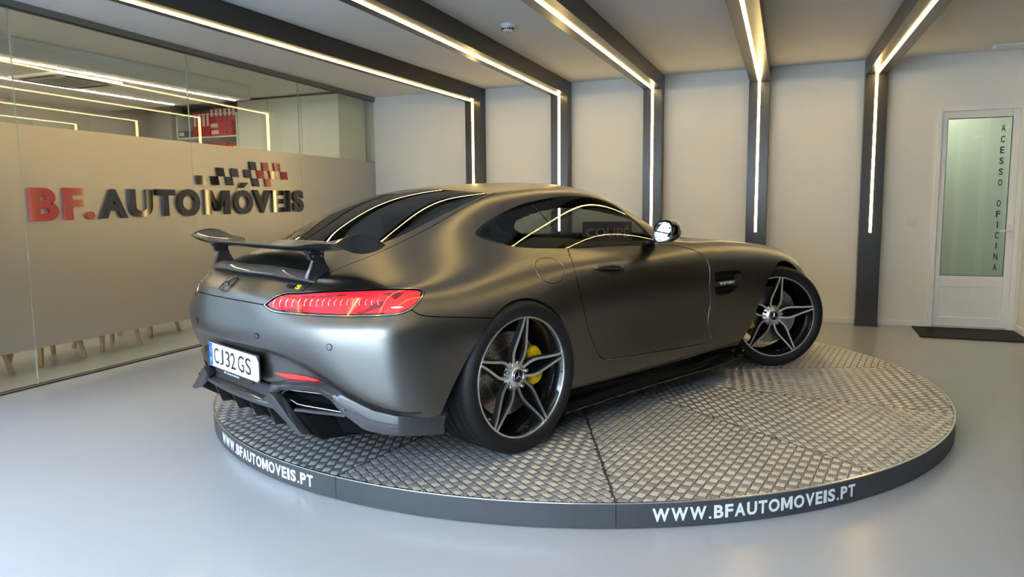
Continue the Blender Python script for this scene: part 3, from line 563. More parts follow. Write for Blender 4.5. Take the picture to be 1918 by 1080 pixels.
for k in range(12):
    a, b = A0+k*PI/6, A0+(k+1)*PI/6; mid = (a+b)/2; n = 14; g = .0012
    ang = np.linspace(a+.0006, b-.0006, n+1)
    off = (math.cos(mid)*.004, math.sin(mid)*.004)
    top = [(off[0], off[1])]+[(PR*math.cos(q), PR*math.sin(q)) for q in ang]
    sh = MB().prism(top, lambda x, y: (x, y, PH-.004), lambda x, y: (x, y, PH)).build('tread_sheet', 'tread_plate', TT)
    na, nb = (-math.sin(a), math.cos(a)), (math.sin(b), -math.cos(b))
    def inside(x, y, mg, na=na, nb=nb): return (x*na[0]+y*na[1] > mg) & (x*nb[0]+y*nb[1] > mg) & (x*x+y*y < (PR-mg)**2)
    V, F = tread(mid+PI/4, inside); V = V+[0, 0, PH]
    o = fast_mesh('tread_bars', V, F, 'tread_bar', sh); o['kind'] = 'stuff'
    pan = MB()
    V = []; F = []
    for i, q in enumerate(ang):
        for rr, z in ((PR+.004, .004), (PR+.004, PH-.003), (PR-.006, PH-.003), (PR-.006, .004)): V.append((rr*math.cos(q), rr*math.sin(q), z))
    for i in range(n):
        for j in range(4): F.append((4*i+j, 4*(i+1)+j, 4*(i+1)+(j+1) % 4, 4*i+(j+1) % 4))
    F += [(0, 1, 2, 3), (4*n+3, 4*n+2, 4*n+1, 4*n)]
    sp_ = add_mesh('skirt_panel', V, F, 'skirt', TT)
    V = []; F = []
    for i, q in enumerate(ang):
        for rr, z in ((PR+.0048, PH-.003), (PR+.0048, PH+.0012), (PR-.004, PH+.0012), (PR-.004, PH-.003)): V.append((rr*math.cos(q), rr*math.sin(q), z))
    for i in range(n):
        for j in range(4): F.append((4*i+j, 4*(i+1)+j, 4*(i+1)+(j+1) % 4, 4*i+(j+1) % 4))
    add_mesh('edge_trim', V, F, 'alu_edge', TT)
    car_mid = math.degrees(mid+.42066) % 360
    if min(abs(car_mid-241), abs(car_mid-181)) < 2:
        spaced_text('lettering', 'WWW.BFAUTOMOVEIS.PT', 'skirt_text', lambda u, z, d, mid=mid: ((PR+.0042+d)*math.cos(mid+u), (PR+.0042+d)*math.sin(mid+u), z), -R(11.5), R(11.5), .026, .077, .0, .0006, sp_, .032)
# ================================================================ the car
mat('paint', (.182, .179, .169), .31, 1.0, bump=(900, .012))
mat('gap_black', (.004, .004, .004), .9, spec=.05)
mat('gloss_black', (.006, .006, .007), .06, coat=.3)
mat('satin_black', (.012, .012, .013), .4)
mat('chrome', (.75, .76, .77), .08, 1)
mat('machined', (.86, .86, .85), .33, 1, aniso=.3)
mat('tyre', (.008, .008, .009), .6, spec=.3, bump=(120, .08))
mat('brake_steel', (.36, .33, .30), .35, 1, var=(25, .2))
mat('caliper_yellow', (.80, .52, .01), .3, coat=.4)
mat('yellow_badge', (.75, .62, .02), .25)
mat('red_lens', (.80, .018, .03), .12, coat=.6, emit=(.9, .01, .02), estr=.04)
mat('dark_red_lens', (.20, .01, .015), .15, coat=.6)
mat('plate_white', (.80, .82, .84), .35)
mat('plate_blue', (.01, .10, .65), .35)
mat('plate_black', (.012, .012, .014), .4)
mat('interior', (.014, .014, .014), .75)
mat('placard', (.20, .055, .05), .5)
mat('placard_text', (.55, .54, .50), .5)
glass_mat('car_glass', (.52, .56, .52), 0, .07)
glass_mat('rear_glass', (.05, .052, .05), 0, .07)
glass_mat('lens_clear', (.95, .9, .9), 0, .05)

CAR = empty('sports_car', (0, 0, .1025), -.42066); tag(CAR, 'satin dark grey fastback sports car with carbon wing on the turntable', 'car')

# ---- clipping of the body surface into panels
class Sheet:
    def __init__(s, V, F): s.V = V; s.F = F
    def mirror(s):
        V = s.V.copy(); V[:, 1] *= -1; V[:, 4] *= -1; return Sheet(V, [f[::-1] for f in s.F])
    def offset(s, d): V = s.V.copy(); V[:, :3] += V[:, 3:6]*d; return Sheet(V, s.F)
    def clip(s, f, keep=1):
        """keep where keep*f >= 0, cutting faces that cross zero"""
        f = f*keep; ins = f >= 0; V = list(s.V); F = []; cache = {}
        Il = ins.tolist(); fl = f.tolist()
        for fc in s.F:
            k = [Il[i] for i in fc]
            if all(k): F.append(fc); continue
            if not any(k): continue
            new = []; n = len(fc)
            for a in range(n):
                i, j = fc[a], fc[(a+1) % n]
                if Il[i]: new.append(i)
                if Il[i] != Il[j]:
                    key = (i, j) if i < j else (j, i)
                    if key not in cache:
                        t = fl[key[0]]/(fl[key[0]]-fl[key[1]]); p = s.V[key[0]]*(1-t)+s.V[key[1]]*t; cache[key] = len(V); V.append(p)
                    new.append(cache[key])
            if len(new) > 2: F.append(tuple(new))
        V = np.array(V); used = np.unique(np.concatenate([np.array(x) for x in F])) if F else np.array([], int)
        mp = -np.ones(len(V), int); mp[used] = np.arange(len(used)); ml = mp.tolist()
        return Sheet(V[used], [tuple(ml[i] for i in x) for x in F])
def pip(x, y, P):
    ins = np.zeros(len(x), bool); n = len(P)
    for i in range(n):
        (x0, y0), (x1, y1) = P[i], P[(i+1) % n]
        if y0 == y1: continue
        c = ((y0 > y) != (y1 > y)) & (x < (x1-x0)*(y-y0)/(y1-y0)+x0); ins ^= c
    return ins
def segdist(Q, L, closed):
    A = L if closed else L[:-1]; B = np.roll(L, -1, 0) if closed else L[1:]
    d = np.full(len(Q), 9.)
    for a, b in zip(A, B):
        e = b-a; l = e@e
        t = np.clip((Q-a)@e/l, 0, 1) if l > 1e-12 else np.zeros(len(Q))
        d = np.minimum(d, np.linalg.norm(Q-a-t[:, None]*e, axis=1))
    return d
def line3(sv):
    a = np.array(sv); P = surf(a[:, 0], a[:, 1]); P[:, 1] *= -1; return P
def field(sh, poly, line=None, closed=True):
    """signed distance (positive outside) from an outline given in surface parameters"""
    ins = pip(sh.V[:, 6], sh.V[:, 7], poly)
    L = line3(line if line is not None else poly); lo, hi = L.min(0)-.08, L.max(0)+.08
    Q = sh.V[:, :3]; near = np.all((Q > lo) & (Q < hi), axis=1)
    d = np.full(len(Q), .08); d[near] = np.minimum(segdist(Q[near], L, closed and line is None), .08)
    return np.where(ins, -d, d)
def flat_field(sh, P, wmin=.55):
    x, z = sh.V[:, 0], sh.V[:, 2]; L = np.array([(a, 0, b) for a, b in P]); Q = np.stack([x, 0*x, z], 1)
    d = segdist(Q, L, True); d = np.where(pip(x, z, P), -d, d); return np.where(-sh.V[:, 1] > wmin, d, 1.)
def sheet_obj(name, sheets, m, parent):
    V = []; F = []; N = []; k = 0
    for s in sheets:
        V.append(s.V[:, :3]); N.append(s.V[:, 3:6]); F += [tuple(i+k for i in f) for f in s.F]; k += len(s.V)
    return add_mesh(name, np.concatenate(V), F, m, parent, True, np.concatenate(N))
_P, _s, _v = surf_grid(430, 156)
_du = np.gradient(_P, axis=0); _dv = np.gradient(_P, axis=1); _nn = np.cross(_dv, _du); _nn /= np.linalg.norm(_nn, axis=2, keepdims=True)+1e-12
_nn[0, :, 1] = 0; _nn[-1, :, 1] = 0; _nn[:, -1, 1] = 0; _nn /= np.linalg.norm(_nn, axis=2, keepdims=True)+1e-12
if _nn[200, 30, 1] < 0: _nn = -_nn
ni, nj = _P.shape[:2]
_V = np.concatenate([_P*[1, -1, 1], _nn*[1, -1, 1], np.repeat(_s, nj).reshape(ni, nj, 1), np.tile(_v, (ni, 1)).reshape(ni, nj, 1)], axis=2).reshape(-1, 8)
_I = np.arange(ni*nj).reshape(ni, nj)
_F = np.stack([_I[:-1, :-1], _I[1:, :-1], _I[1:, 1:], _I[:-1, 1:]], -1).reshape(-1, 4)
_a, _b, _c = _V[_F[40000, 0], :3], _V[_F[40000, 1], :3], _V[_F[40000, 2], :3]
if np.cross(_b-_a, _c-_a) @ _V[_F[40000, 0], 3:6] < 0: _F = _F[:, ::-1]
BASE = Sheet(_V, [tuple(f) for f in _F.tolist()])
ARCH_R = [(.262, .10), (.278, .217), (.320, .292), (.331, .351), (.324, .42), (.309, .470), (.284, .522), (.254, .567), (.218, .603), (.178, .634), (.136, .658), (.094, .675), (.055, .685), (.015, .690), (-.028, .689), (-.071, .683), (-.114, .669), (-.156, .648), (-.195, .620), (-.232, .587), (-.275, .538), (-.318, .487), (-.384, .388), (-.438, .298), (-.463, .245), (-.50, .1)]
ARCH_F = [(1.90, .10), (1.99, .232), (2.05, .29), (2.094, .333), (2.132, .395), (2.164, .46), (2.205, .537), (2.238, .582), (2.277, .620), (2.315, .651), (2.355, .675), (2.415, .700), (2.478, .710), (2.545, .706), (2.61, .690), (2.67, .660), (2.725, .617), (2.77, .565), (2.81, .50), (2.832, .42), (2.84, .34), (2.84, .10)]
B0 = BASE.clip(flat_field(BASE, ARCH_R))
B0 = B0.clip(flat_field(B0, ARCH_F))
C_LIDP = [(-1, C_LID[0][1])]+C_LID+[(C_LID[-1][0], 12), (-1, 12)]
C_GLASSP = C_GLASS+[(C_GLASS[-1][0], 12), (C_GLASS[0][0], 12)]
C_BUMPL = [(-.6, C_LID[0][1])]+C_LID[:7]+[C_TAIL[0]]+C_TAIL[:35:-1]+C_SEAM[1:]
C_BUMPP = [(-1, C_LID[0][1])]+C_BUMPL[1:]+[(6.4, 3.9), (6.4, -1), (-1, -1)]
C_WIND = [(10.55, 12), (10.62, 10.4), (10.75, 9.2), (10.95, 8.6), (11.25, 8.25), (11.62, 8.3), (11.75, 9), (11.82, 10.4), (11.85, 12)]
C_LIDL = [(-.6, C_LID[0][1])]+C_LID+[(C_LID[-1][0]-.02, 11.6)]
GAP = .0022
def outside(sh, *defs):
    for poly, ln in defs: sh = sh.clip(field(sh, poly, ln), 1) if ln is None else sh.clip(field(sh, poly, ln)-0, 1)
    return sh
def cut_out(sh, poly, line=None, g=GAP): return sh.clip(field(sh, poly, line)-g)
def cut_in(sh, poly, line=None, g=GAP): return sh.clip(field(sh, poly, line)+g, -1)
body = B0
for poly, ln, g in ((C_WINDOW, None, 0), (C_DOOR, None, GAP), (C_FUEL, None, .0016), (C_TAIL, None, .0025), (C_LIDP, C_LIDL, GAP), (C_BUMPP, C_BUMPL, GAP), (C_WIND, None, 0), (C_VENT, None, 0)):
    body = cut_out(body, poly, ln, g)
_x = body.V[:, 0]; _f = np.where((_x > .15) & (_x < 2.2), body.V[:, 7]-1.05, 1.)
sill = body.clip(_f, -1); body = body.clip(_f)
sheet_obj('sill_panel', [sill], 'gloss_black', CAR); sheet_obj('sill_panel', [sill.mirror()], 'gloss_black', CAR)
sheet_obj('body_shell', [body, body.mirror()], 'paint', CAR)
bump = cut_in(B0, C_BUMPP, C_BUMPL); bump = cut_out(bump, C_TAIL, None, .0025)
sheet_obj('rear_bumper', [bump, bump.mirror()], 'paint', CAR)
lid = cut_in(B0, C_LIDP, C_LIDL); lid = cut_out(lid, C_TAIL, None, .0025); lid = cut_out(lid, C_GLASSP, C_GLASS, .001)
sheet_obj('hatch', [lid, lid.mirror()], 'paint', CAR)
door = cut_in(B0, C_DOOR); door = cut_out(door, C_WINDOW, None, 0)
d_r = sheet_obj('door', [door], 'paint', CAR); d_l = sheet_obj('door', [door.mirror()], 'paint', CAR)
fuel = cut_in(B0, C_FUEL, None, .0012); sheet_obj('fuel_flap', [fuel], 'paint', CAR)
# side glass: black border and two tinted panes divided by the slim pillar
win = cut_in(B0, C_WINDOW, None, -.001)
fw = field(win, C_WINDOW)
def pane_shape(s, v):
    """side glass: straight from belt to roof rail with a slight even crown"""
    A = surf(s, np.full_like(s, 5.92)); B = surf(s, np.full_like(s, 8.25)); P = surf(s, v)
    t = (P[:, 2]-A[:, 2])/(B[:, 2]-A[:, 2]); P = P.copy(); P[:, 1] = A[:, 1]+(B[:, 1]-A[:, 1])*t+.085*t*(1-t); return P*[1, -1, 1]
_s0, _v0 = win.V[:, 6], win.V[:, 7]; _e = .03
_p = pane_shape(_s0, _v0); _n = np.cross(pane_shape(_s0, _v0+_e)-pane_shape(_s0, _v0-_e), pane_shape(_s0+_e, _v0)-pane_shape(_s0-_e, _v0)); _n /= np.linalg.norm(_n, axis=1, keepdims=True); _n[_n[:, 1] > 0] *= -1
_k = np.clip(-fw/.02, 0, 1)[:, None]; win.V[:, :3] = win.V[:, :3]*(1-_k)+_p*_k-win.V[:, 3:6]*.002; win.V[:, 3:6] = _n
rim_ = win.clip(fw+.013); inn = win.clip(fw+.013, -1)
pil = line3([C_PILLAR[1], C_PILLAR[2]])
def split(sh):   # signed distance across the pillar line, measured in side view
    a, b = pil[0], pil[1]; dx, dz = b[0]-a[0], b[2]-a[2]; l = math.hypot(dx, dz)
    return ((sh.V[:, 0]-a[0])*dz-(sh.V[:, 2]-a[2])*dx)/l
sp = split(inn); sgn = 1 if (2.0-pil[0][0])*(pil[1][2]-pil[0][2]) > 0 else -1
front = inn.clip(sp*-1-.004) if True else None
back_ = inn.clip(sp-.004)
strip = inn.clip(sp+.004); strip = strip.clip(split(strip)-.004, -1)
for mir in (0, 1):
    M = (lambda s: s.mirror()) if mir else (lambda s: s)
    sheet_obj('window_border', [M(rim_), M(strip)], 'gloss_black', CAR)
    sheet_obj('side_window', [M(front)], 'car_glass', CAR); sheet_obj('quarter_window', [M(back_)], 'car_glass', CAR)
rg = cut_in(B0, C_GLASSP, C_GLASS, .0).offset(-.001); fg = field(rg, C_GLASSP, C_GLASS)
rb, ri = rg.clip(fg+.03), rg.clip(fg+.03, -1)
sheet_obj('rear_window_border', [rb, rb.mirror()], 'gloss_black', CAR); sheet_obj('rear_window', [ri, ri.mirror()], 'rear_glass', CAR)
wsn = cut_in(B0, C_WIND, None, 0).offset(-.003); sheet_obj('windscreen', [wsn, wsn.mirror()], 'car_glass', CAR)
# dark inner skin behind the joints
lin = B0.offset(-.012)
for poly, ln in ((C_WINDOW, None), (C_GLASSP, C_GLASS), (C_WIND, None)): lin = lin.clip(field(lin, poly, ln)+.004)
lin = lin.clip(field(lin, C_VENT)-.0)
sheet_obj('inner_skin', [lin, lin.mirror()], 'gap_black', CAR)
# wheel-arch flanges and liners
def arch(P, w_in, z0, name):
    P = np.array(P); side_v = B0.V[(-B0.V[:, 1] > .55)]
    out = []
    for i in range(len(P)-1):
        for t in np.arange(4)/4: out.append(P[i]*(1-t)+P[i+1]*t)
    out = np.array(out+[P[-1]]); out = out[(out[:, 1] > z0) & ((out[:, 0] > -.30) | (out[:, 1] > .27))]
    w = []
    for q in out:
        dd = (side_v[:, 0]-q[0])**2+(side_v[:, 2]-q[1])**2; w.append(-side_v[dd.argmin(), 1])
    w = np.convolve(np.pad(w, 2, 'edge'), np.ones(5)/5, 'valid')
    for s in (-1, 1):
        V = []; F = []
        for (x, z), ww in zip(out, w): V += [(x, s*ww, z), (x, s*(ww-.018), z+.0)]
        F = [(2*i, 2*i+1, 2*i+3, 2*i+2) for i in range(len(out)-1)]
        add_mesh('arch_flange', V, F, 'paint', CAR, True)
        V = []
        c = out.mean(0)
        for (x, z), ww in zip(out, w): V += [(x, s*(ww-.016), z), (x+(x-c[0])*.05, s*(ww-.03), z+.012), (x+(x-c[0])*.05, s*w_in, z+.012)]
        F = [(3*i+k, 3*i+k+1, 3*i+k+4, 3*i+k+3) for i in range(len(out)-1) for k in (0, 1)]
        F.append(tuple(3*i+2 for i in range(len(out))))
        add_mesh('wheel_well', V, F, 'gap_black', CAR, False)
arch(ARCH_R, .58, .13, 'rear'); arch(ARCH_F, .50, .13, 'front')
MB().box((-.50, -.56, .16), (.32, .56, .19)).box((.32, -.80, .16), (1.95, .80, .19)).box((1.95, -.48, .16), (3.05, .48, .19)).build('underbody', 'gap_black', CAR)
# cabin: tub, dash, seats, wheel
tub = MB().box((-.35, -.70, .30), (1.75, .70, .33)).box((1.35, -.70, .33), (1.75, .70, .80)).box((-.45, -.66, .33), (-.40, .66, .72)).box((-.2, -.10, .33), (1.5, .10, .62))
for s in (-1, 1): tub.box((-.35, s*.74-.03, .33), (1.75, s*.74+.03, .82))
tub.build('cabin_tub', 'interior', CAR)
for s in (-1, 1):
    e = MB(); c = s*.36
    e.hexa([(.52, c-.23, .36), (1.02, c-.23, .40), (1.02, c+.23, .40), (.52, c+.23, .36), (.50, c-.22, .50), (1.02, c-.22, .53), (1.02, c+.22, .53), (.50, c+.22, .50)])
    e.hexa([(.44, c-.23, .45), (.60, c-.23, .45), (.60, c+.23, .45), (.44, c+.23, .45), (.26, c-.17, .93), (.36, c-.17, .93), (.36, c+.17, .93), (.26, c+.17, .93)])
    e.hexa([(.25, c-.13, .93), (.35, c-.13, .93), (.35, c+.13, .93), (.25, c+.13, .93), (.20, c-.10, 1.06), (.29, c-.10, 1.06), (.29, c+.10, 1.06), (.20, c+.10, 1.06)])
    e.build('seat', 'interior', CAR, bevel=.03)
MB().hexa([(1.12, -.70, .66), (1.75, -.70, .72), (1.75, .70, .72), (1.12, .70, .66), (1.18, -.70, .80), (1.72, -.66, .86), (1.72, .66, .86), (1.18, .70, .80)]).build('dashboard', 'interior', CAR, bevel=.02)
MB().tube([(1.06+.05*math.sin(q), .36+.175*math.cos(q), .74+.17*math.sin(q)) for q in np.linspace(0, 2*PI, 25)[:-1]], .014, 8, closed=True).build('steering_wheel', 'interior', CAR, True)
# ---------------------------------------------------------------- wheels: local -y points outwards, lip plane at y = 0
mat('web_black', (.003, .003, .0035), .6, spec=.05)
def wheel(tr, width, sa, caliper_deg):
    P = []                               # (name, MB, material, smooth)
    s = MB(); w = width
    prof = [(.268, .004), (.274, -.004), (.285, -.011), (.302, -.014), (.320, -.011), (tr-.010, .001), (tr-.004, .010), (tr-.001, .022)]
    gro = [.22, .42, .60, .80]
    y = .022
    for g in gro:
        c = g*w; prof += [(tr, c-.005), (tr-.005, c-.004), (tr-.005, c+.004), (tr, c+.005)]
    prof += [(tr-.001, w-.036), (tr-.006, w-.020), (tr-.014, w-.012), (.300, w-.004), (.270, w-.018)]
    s.lathe(prof, 96, 'y'); P.append(('tyre', s, 'tyre', True))
    s = MB()                             # sipes crossing the tread
    for k in range(84):
        q0 = 2*PI*k/84
        for (c0, c1, lean) in ((.012, .19, .10), (.25, .39, .06), (.45, .57, -.06), (.83, .96, -.10)):
            V = []
            for t in (0, .5, 1):
                yy = (c0+(c1-c0)*t)*w; q = q0+lean*t*t
                for dq in (-.0022, .0022): V.append(((tr+.0006)*math.cos(q+dq), yy, (tr+.0006)*math.sin(q+dq)))
            s.add(V, [(0, 1, 3, 2), (2, 3, 5, 4)])
    P.append(('tread_grooves', s, 'gap_black', False))
    P.append(('rim_lip', MB().lathe([(.2605, .003), (.262, -.0015), (.2685, -.0015), (.2710, .002), (.2700, .012)], 96, 'y'), 'machined', True))
    P.append(('rim_barrel', MB().lathe([(.2615, .002), (.256, .010), (.250, .028), (.244, .050), (.236, .10), (.234, .16), (.246, w-.03), (.262, w-.01)], 96, 'y'), 'gloss_black', True))
    depth = lambda r: .046*max(0, (1-(r-.045)/.215))**1.15
    ctr = [(.040, .019), (.058, .028), (.078, .037), (.100, .042), (.120, .0405), (.150, .033), (.185, .0245), (.220, .017), (.2615, .0095)]
    rs = np.array([c[0] for c in ctr]); tsn = np.array([c[1] for c in ctr])*.86
    rr = np.linspace(.040, .2615, 22); tt = np.interp(rr, rs, tsn)
    tt = np.convolve(np.pad(tt, 2, 'edge'), np.ones(5)/5, 'valid')
    for k in range(5):
        th = sa+k*2*PI/5; er = Vector((math.cos(th), 0, math.sin(th))); et = Vector((-math.sin(th), 0, math.cos(th)))
        body_ = MB(); face = MB()
        for sg_ in (-1, 1):
            n = len(rr); V = []; VF = []
            for r, t in zip(rr, tt):
                hw = .0062-.0012*(r-.04)/.22; d = depth(r)
                for (o, yy) in ((-hw, 0), (hw, 0), (hw+.004, .026), (-hw-.004, .026)):
                    V.append(er*r+et*(sg_*t+o)+Vector((0, d+yy, 0)))
                for (o, yy) in ((-hw, -.0022), (hw, -.0022), (hw+.0004, .002), (-hw-.0004, .002)): VF.append(er*r+et*(sg_*t+o)+Vector((0, d+yy, 0)))
            Fq = [(4*i+j, 4*i+(j+1) % 4, 4*(i+1)+(j+1) % 4, 4*(i+1)+j) for i in range(n-1) for j in range(4)]+[(3, 2, 1, 0), (4*n-4, 4*n-3, 4*n-2, 4*n-1)]
            body_.add(V, Fq); face.add(VF, Fq)
        V = []                          # recessed web between the two arms
        for r, t in zip(rr, tt): V += [er*r+et*t+Vector((0, depth(r)+.016, 0)), er*r-et*t+Vector((0, depth(r)+.016, 0))]
        P.append(('spoke_web', MB().add(V, [(2*i, 2*i+1, 2*i+3, 2*i+2) for i in range(len(rr)-1)]), 'web_black', False))
        P.append(('spoke', body_, 'satin_black', False)); P.append(('spoke_face', face, 'machined', False))
        c = er*.060+Vector((0, .046, 0))
        P.append(('wheel_bolt', MB().lathe([(0, -.010), (.0075, -.010), (.0095, -.006), (.0095, .01)], 12, 'y', tuple(c)), 'steel', False))
    P.append(('hub', MB().lathe([(.0, .036), (.034, .036), (.037, .039), (.046, .043), (.070, .056), (.072, .08)], 48, 'y'), 'machined', True))
    P.append(('hub_carrier', MB().lathe([(.07, .055), (.085, .08), (.085, .14)], 32, 'y'), 'satin_black', True))
    P.append(('centre_cap', MB().lathe([(0, .030), (.026, .031), (.031, .035), (.031, .04)], 40, 'y'), 'gloss_black', True))
    st = MB()
    for k in range(3):
        th = PI/2+k*2*PI/3; e1 = Vector((math.cos(th), 0, math.sin(th))); e2 = Vector((-math.sin(th), 0, math.cos(th))); c = Vector((0, .0285, 0))
        st.add([c, c+e2*.0042+Vector((0, .0025, 0)), c-e2*.0042+Vector((0, .0025, 0)), c+e1*.026+Vector((0, .002, 0))], [(0, 1, 3), (0, 3, 2)])
    P.append(('cap_star', st, 'chrome', False))
    P.append(('cap_ring', MB().tube([(.0285*math.cos(q), .0315, .0285*math.sin(q)) for q in np.linspace(0, 2*PI, 33)[:-1]], .0016, 6, closed=True), 'chrome', True))
    P.append(('brake_disc', MB().lathe([(.085, .095), (.12, .095), (.122, .105), (.190, .105), (.190, .135), (.10, .135)], 64, 'y'), 'brake_steel', False))
    hl = MB()
    for k in range(36):
        for rr_ in (.138+.0, .156, .174):
            q = 2*PI*k/36+rr_*14; hl.lathe([(0, -.0006), (.003, -.0006)], 6, 'y', (rr_*math.cos(q), .105, rr_*math.sin(q)))
    P.append(('disc_holes', hl, 'gap_black', False))
    cal = MB(); n = 12; V = []
    for i in range(n+1):
        q = R(caliper_deg)+R(-34+68*i/n); e = 1-.25*abs(2*i/n-1)**4
        for (r, yy) in ((.128+.02*(1-e), .078), (.205*e+.02*(1-e), .078), (.212*e+.02*(1-e), .090), (.212*e, .150), (.128, .150)): V.append((r*math.cos(q), yy, r*math.sin(q)))
    cal.add(V, [(5*i+j, 5*i+(j+1) % 5, 5*(i+1)+(j+1) % 5, 5*(i+1)+j) for i in range(n) for j in range(5)]+[(4, 3, 2, 1, 0), tuple(5*n+j for j in range(5))])
    for dq in (-22, 0, 22):
        q = R(caliper_deg+dq); cal.lathe([(0, .070), (.017, .070), (.020, .078)], 16, 'y', (.166*math.cos(q), 0, .166*math.sin(q)))
    P.append(('brake_caliper', cal, 'caliper_yellow', False))
    P.append(('tyre_valve', MB().tube([(.238*math.cos(-1.45), .03, .238*math.sin(-1.45)), (.232*math.cos(-1.45), .006, .232*math.sin(-1.45))], .004, 8), 'steel', False))
    return P
def place_wheel(P, name, loc, rz, meshes):
    e = empty(name, loc, rz); e.parent = CAR
    for i, (nm, mb, m, smooth) in enumerate(P):
        if i not in meshes:
            o = mb.build(nm, m, e)
            if smooth: autosmooth(o, 40)
            meshes[i] = o.data
            if nm in ('tread_grooves', 'disc_holes'): o['kind'] = 'stuff'
        else: link(bpy.data.objects.new(nm, meshes[i]), e)
    return e
WR = wheel(.342, .290, PI/2-R(4), 8); mr = {}
place_wheel(WR, 'wheel', (0, -.955, .342), 0, mr)
WL = wheel(.342, .290, PI/2-R(4), 172); place_wheel(WL, 'wheel', (0, .955, .342), PI, {})
ST = -.65
WFr = wheel(.339, .262, PI/2-R(6), 180)
place_wheel(WFr, 'wheel', (2.410, -.9275, .339), ST, {})
WFl = wheel(.339, .262, PI/2-R(6), 0); place_wheel(WFl, 'wheel', (2.4825-.12*math.sin(ST)*-1*-1, .832+.095, .339), PI+ST, {})
# ---------------------------------------------------------------- car details
def sfr(s, v, off=0.):
    """frame on the body surface: point, normal, along, up (car coordinates, right side)"""
    e = .02
    P = surf(np.array([s, s+e, s-e, s, s]), np.array([v, v, v, v+e, v-e]))*[1, -1, 1]
    a = Vector(P[1]-P[2]).normalized(); u = Vector(P[3]-P[4]); n = a.cross(u).normalized()
    c = Vector(P[0])
    if n.dot(Vector((c.x-1.0, c.y, c.z-.5))) < 0: n = -n
    u = n.cross(a).normalized()
    if u.z < 0: u = -u
    return c+n*off, n, a, u
def both(fn):
    for s in (1, -1): fn(s)
def mir(mb, s):
    if s < 0: mb.V = [(v[0], -v[1], v[2]) for v in mb.V]; mb.F = [tuple(f)[::-1] for f in mb.F]
    return mb
def patch(name, poly, off, m, parent=CAR, mirror=True, g=0.):
    sh = cut_in(B0, poly, None, g).offset(off); r = [sheet_obj(name, [sh], m, parent)]
    if mirror: r.append(sheet_obj(name, [sh.mirror()], m, parent))
    return r
def loft(secs, closed=True, cap=True):
    n = len(secs[0]); mb = MB(); V = [p for s in secs for p in s]; F = []
    for i in range(len(secs)-1):
        for j in range(n if closed else n-1): F.append((i*n+j, i*n+(j+1) % n, (i+1)*n+(j+1) % n, (i+1)*n+j))
    if cap: F += [tuple(range(n))[::-1], tuple((len(secs)-1)*n+j for j in range(n))]
    return mb.add(V, F)

mat('edge_highlight', (.45, .44, .42), .22, 1)  # lighter than the paint, a highlight put into the colour
# tail lamps: chrome bead, dark surround, red lens with a row of bright light elements
tl = cut_in(B0, C_TAIL, None, .0005); ft = field(tl, C_TAIL)
bead = tl.clip(ft+.006).offset(.001); rest = tl.clip(ft+.006, -1); fr_ = field(rest, C_TAIL)
dark = rest.clip(fr_+.013).offset(-.003); lens = rest.clip(fr_+.013, -1).offset(-.002)
for k in (0, 1):
    M = (lambda s: s.mirror()) if k else (lambda s: s)
    root = sheet_obj('tail_lamp', [M(lens)], 'red_lens', CAR)
    sheet_obj('lamp_bead', [M(bead)], mat('lamp_chrome', (.42, .42, .43), .22, 1), root); sheet_obj('lamp_surround', [M(dark)], 'gloss_black', root)
    for poly, m, off, nm in ((T_RIGHT, 'bright_red', -.0012, 'indicator_block'), (T_DARK1, 'dark_red_lens', -.0010, 'shade_panel'), (T_DARK2, 'dark_red_lens', -.0010, 'shade_panel'), (T_DARK3, 'dark_red_lens', -.0008, 'shade_panel'), (T_WHITE, 'plate_white', -.0004, 'reversing_lamp'), (T_TOP, 'dark_red_lens', -.0008, 'shade_panel')):
        if m == 'bright_red': mat('bright_red', (.90, .03, .03), .15, coat=.6, emit=(1, .02, .02), estr=.08)
        sh = cut_in(B0, poly, None, 0).offset(off); sheet_obj(nm, [M(sh)], m, root)
    for i, (s, v) in enumerate(LEDS):
        c, n, a, u = sfr(s, v, -.0005); rr_ = .0165-.0045*i/17
        pts = [c+(-a*math.cos(q)*rr_*.55+u*math.sin(q)*rr_) for q in np.linspace(-1.35, 1.35, 7)]
        mb = MB().tube(pts, .0021, 6); mir(mb, -1 if k else 1).build('light_element', 'chrome', root, True)

# parking sensors, badges
for (s, v) in ((2.679, 2.804), (1.148, 2.662)):
    def f(sd, s=s, v=v):
        c, n, a, u = sfr(s, v); mb = MB()
        V = [c+n*.002+(a*math.cos(q)+u*math.sin(q))*.0105 for q in np.linspace(0, 2*PI, 25)[:-1]]
        mir(mb.add(V+[c+n*.0026], [(i, (i+1) % 24, 24) for i in range(24)]), sd).build('parking_sensor', 'paint', CAR, True)
        rg_ = MB().tube([c+n*.0012+(a*math.cos(q)+u*math.sin(q))*.0118 for q in np.linspace(0, 2*PI, 25)[:-1]], .0012, 6, closed=True)
        mir(rg_, sd).build('sensor_ring', 'gap_black', CAR)
    both(f)
ec, en, ea, eu = sfr(0.001, 5.02, .004); ea = Vector((0, -1, 0)); eu = ea.cross(en) if ea.cross(en).z > 0 else en.cross(ea)
em = MB().tube([ec+(ea*math.cos(q)+eu*math.sin(q))*.046 for q in np.linspace(0, 2*PI, 41)[:-1]], .0032, 8, closed=True)
mat('dark_chrome', (.10, .10, .105), .15, 1)
eo = em.build('star_emblem', 'dark_chrome', CAR, True)
for k in range(3):
    q = PI/2+k*2*PI/3; d = ea*math.cos(q)+eu*math.sin(q); t = ea*-math.sin(q)+eu*math.cos(q)
    MB().add([ec+en*.006, ec+t*.0075-d*.004, ec-t*.0075-d*.004, ec+d*.044+en*.001], [(0, 1, 3), (0, 3, 2), (1, 2, 3)]).build('star_arm', 'dark_chrome', eo)
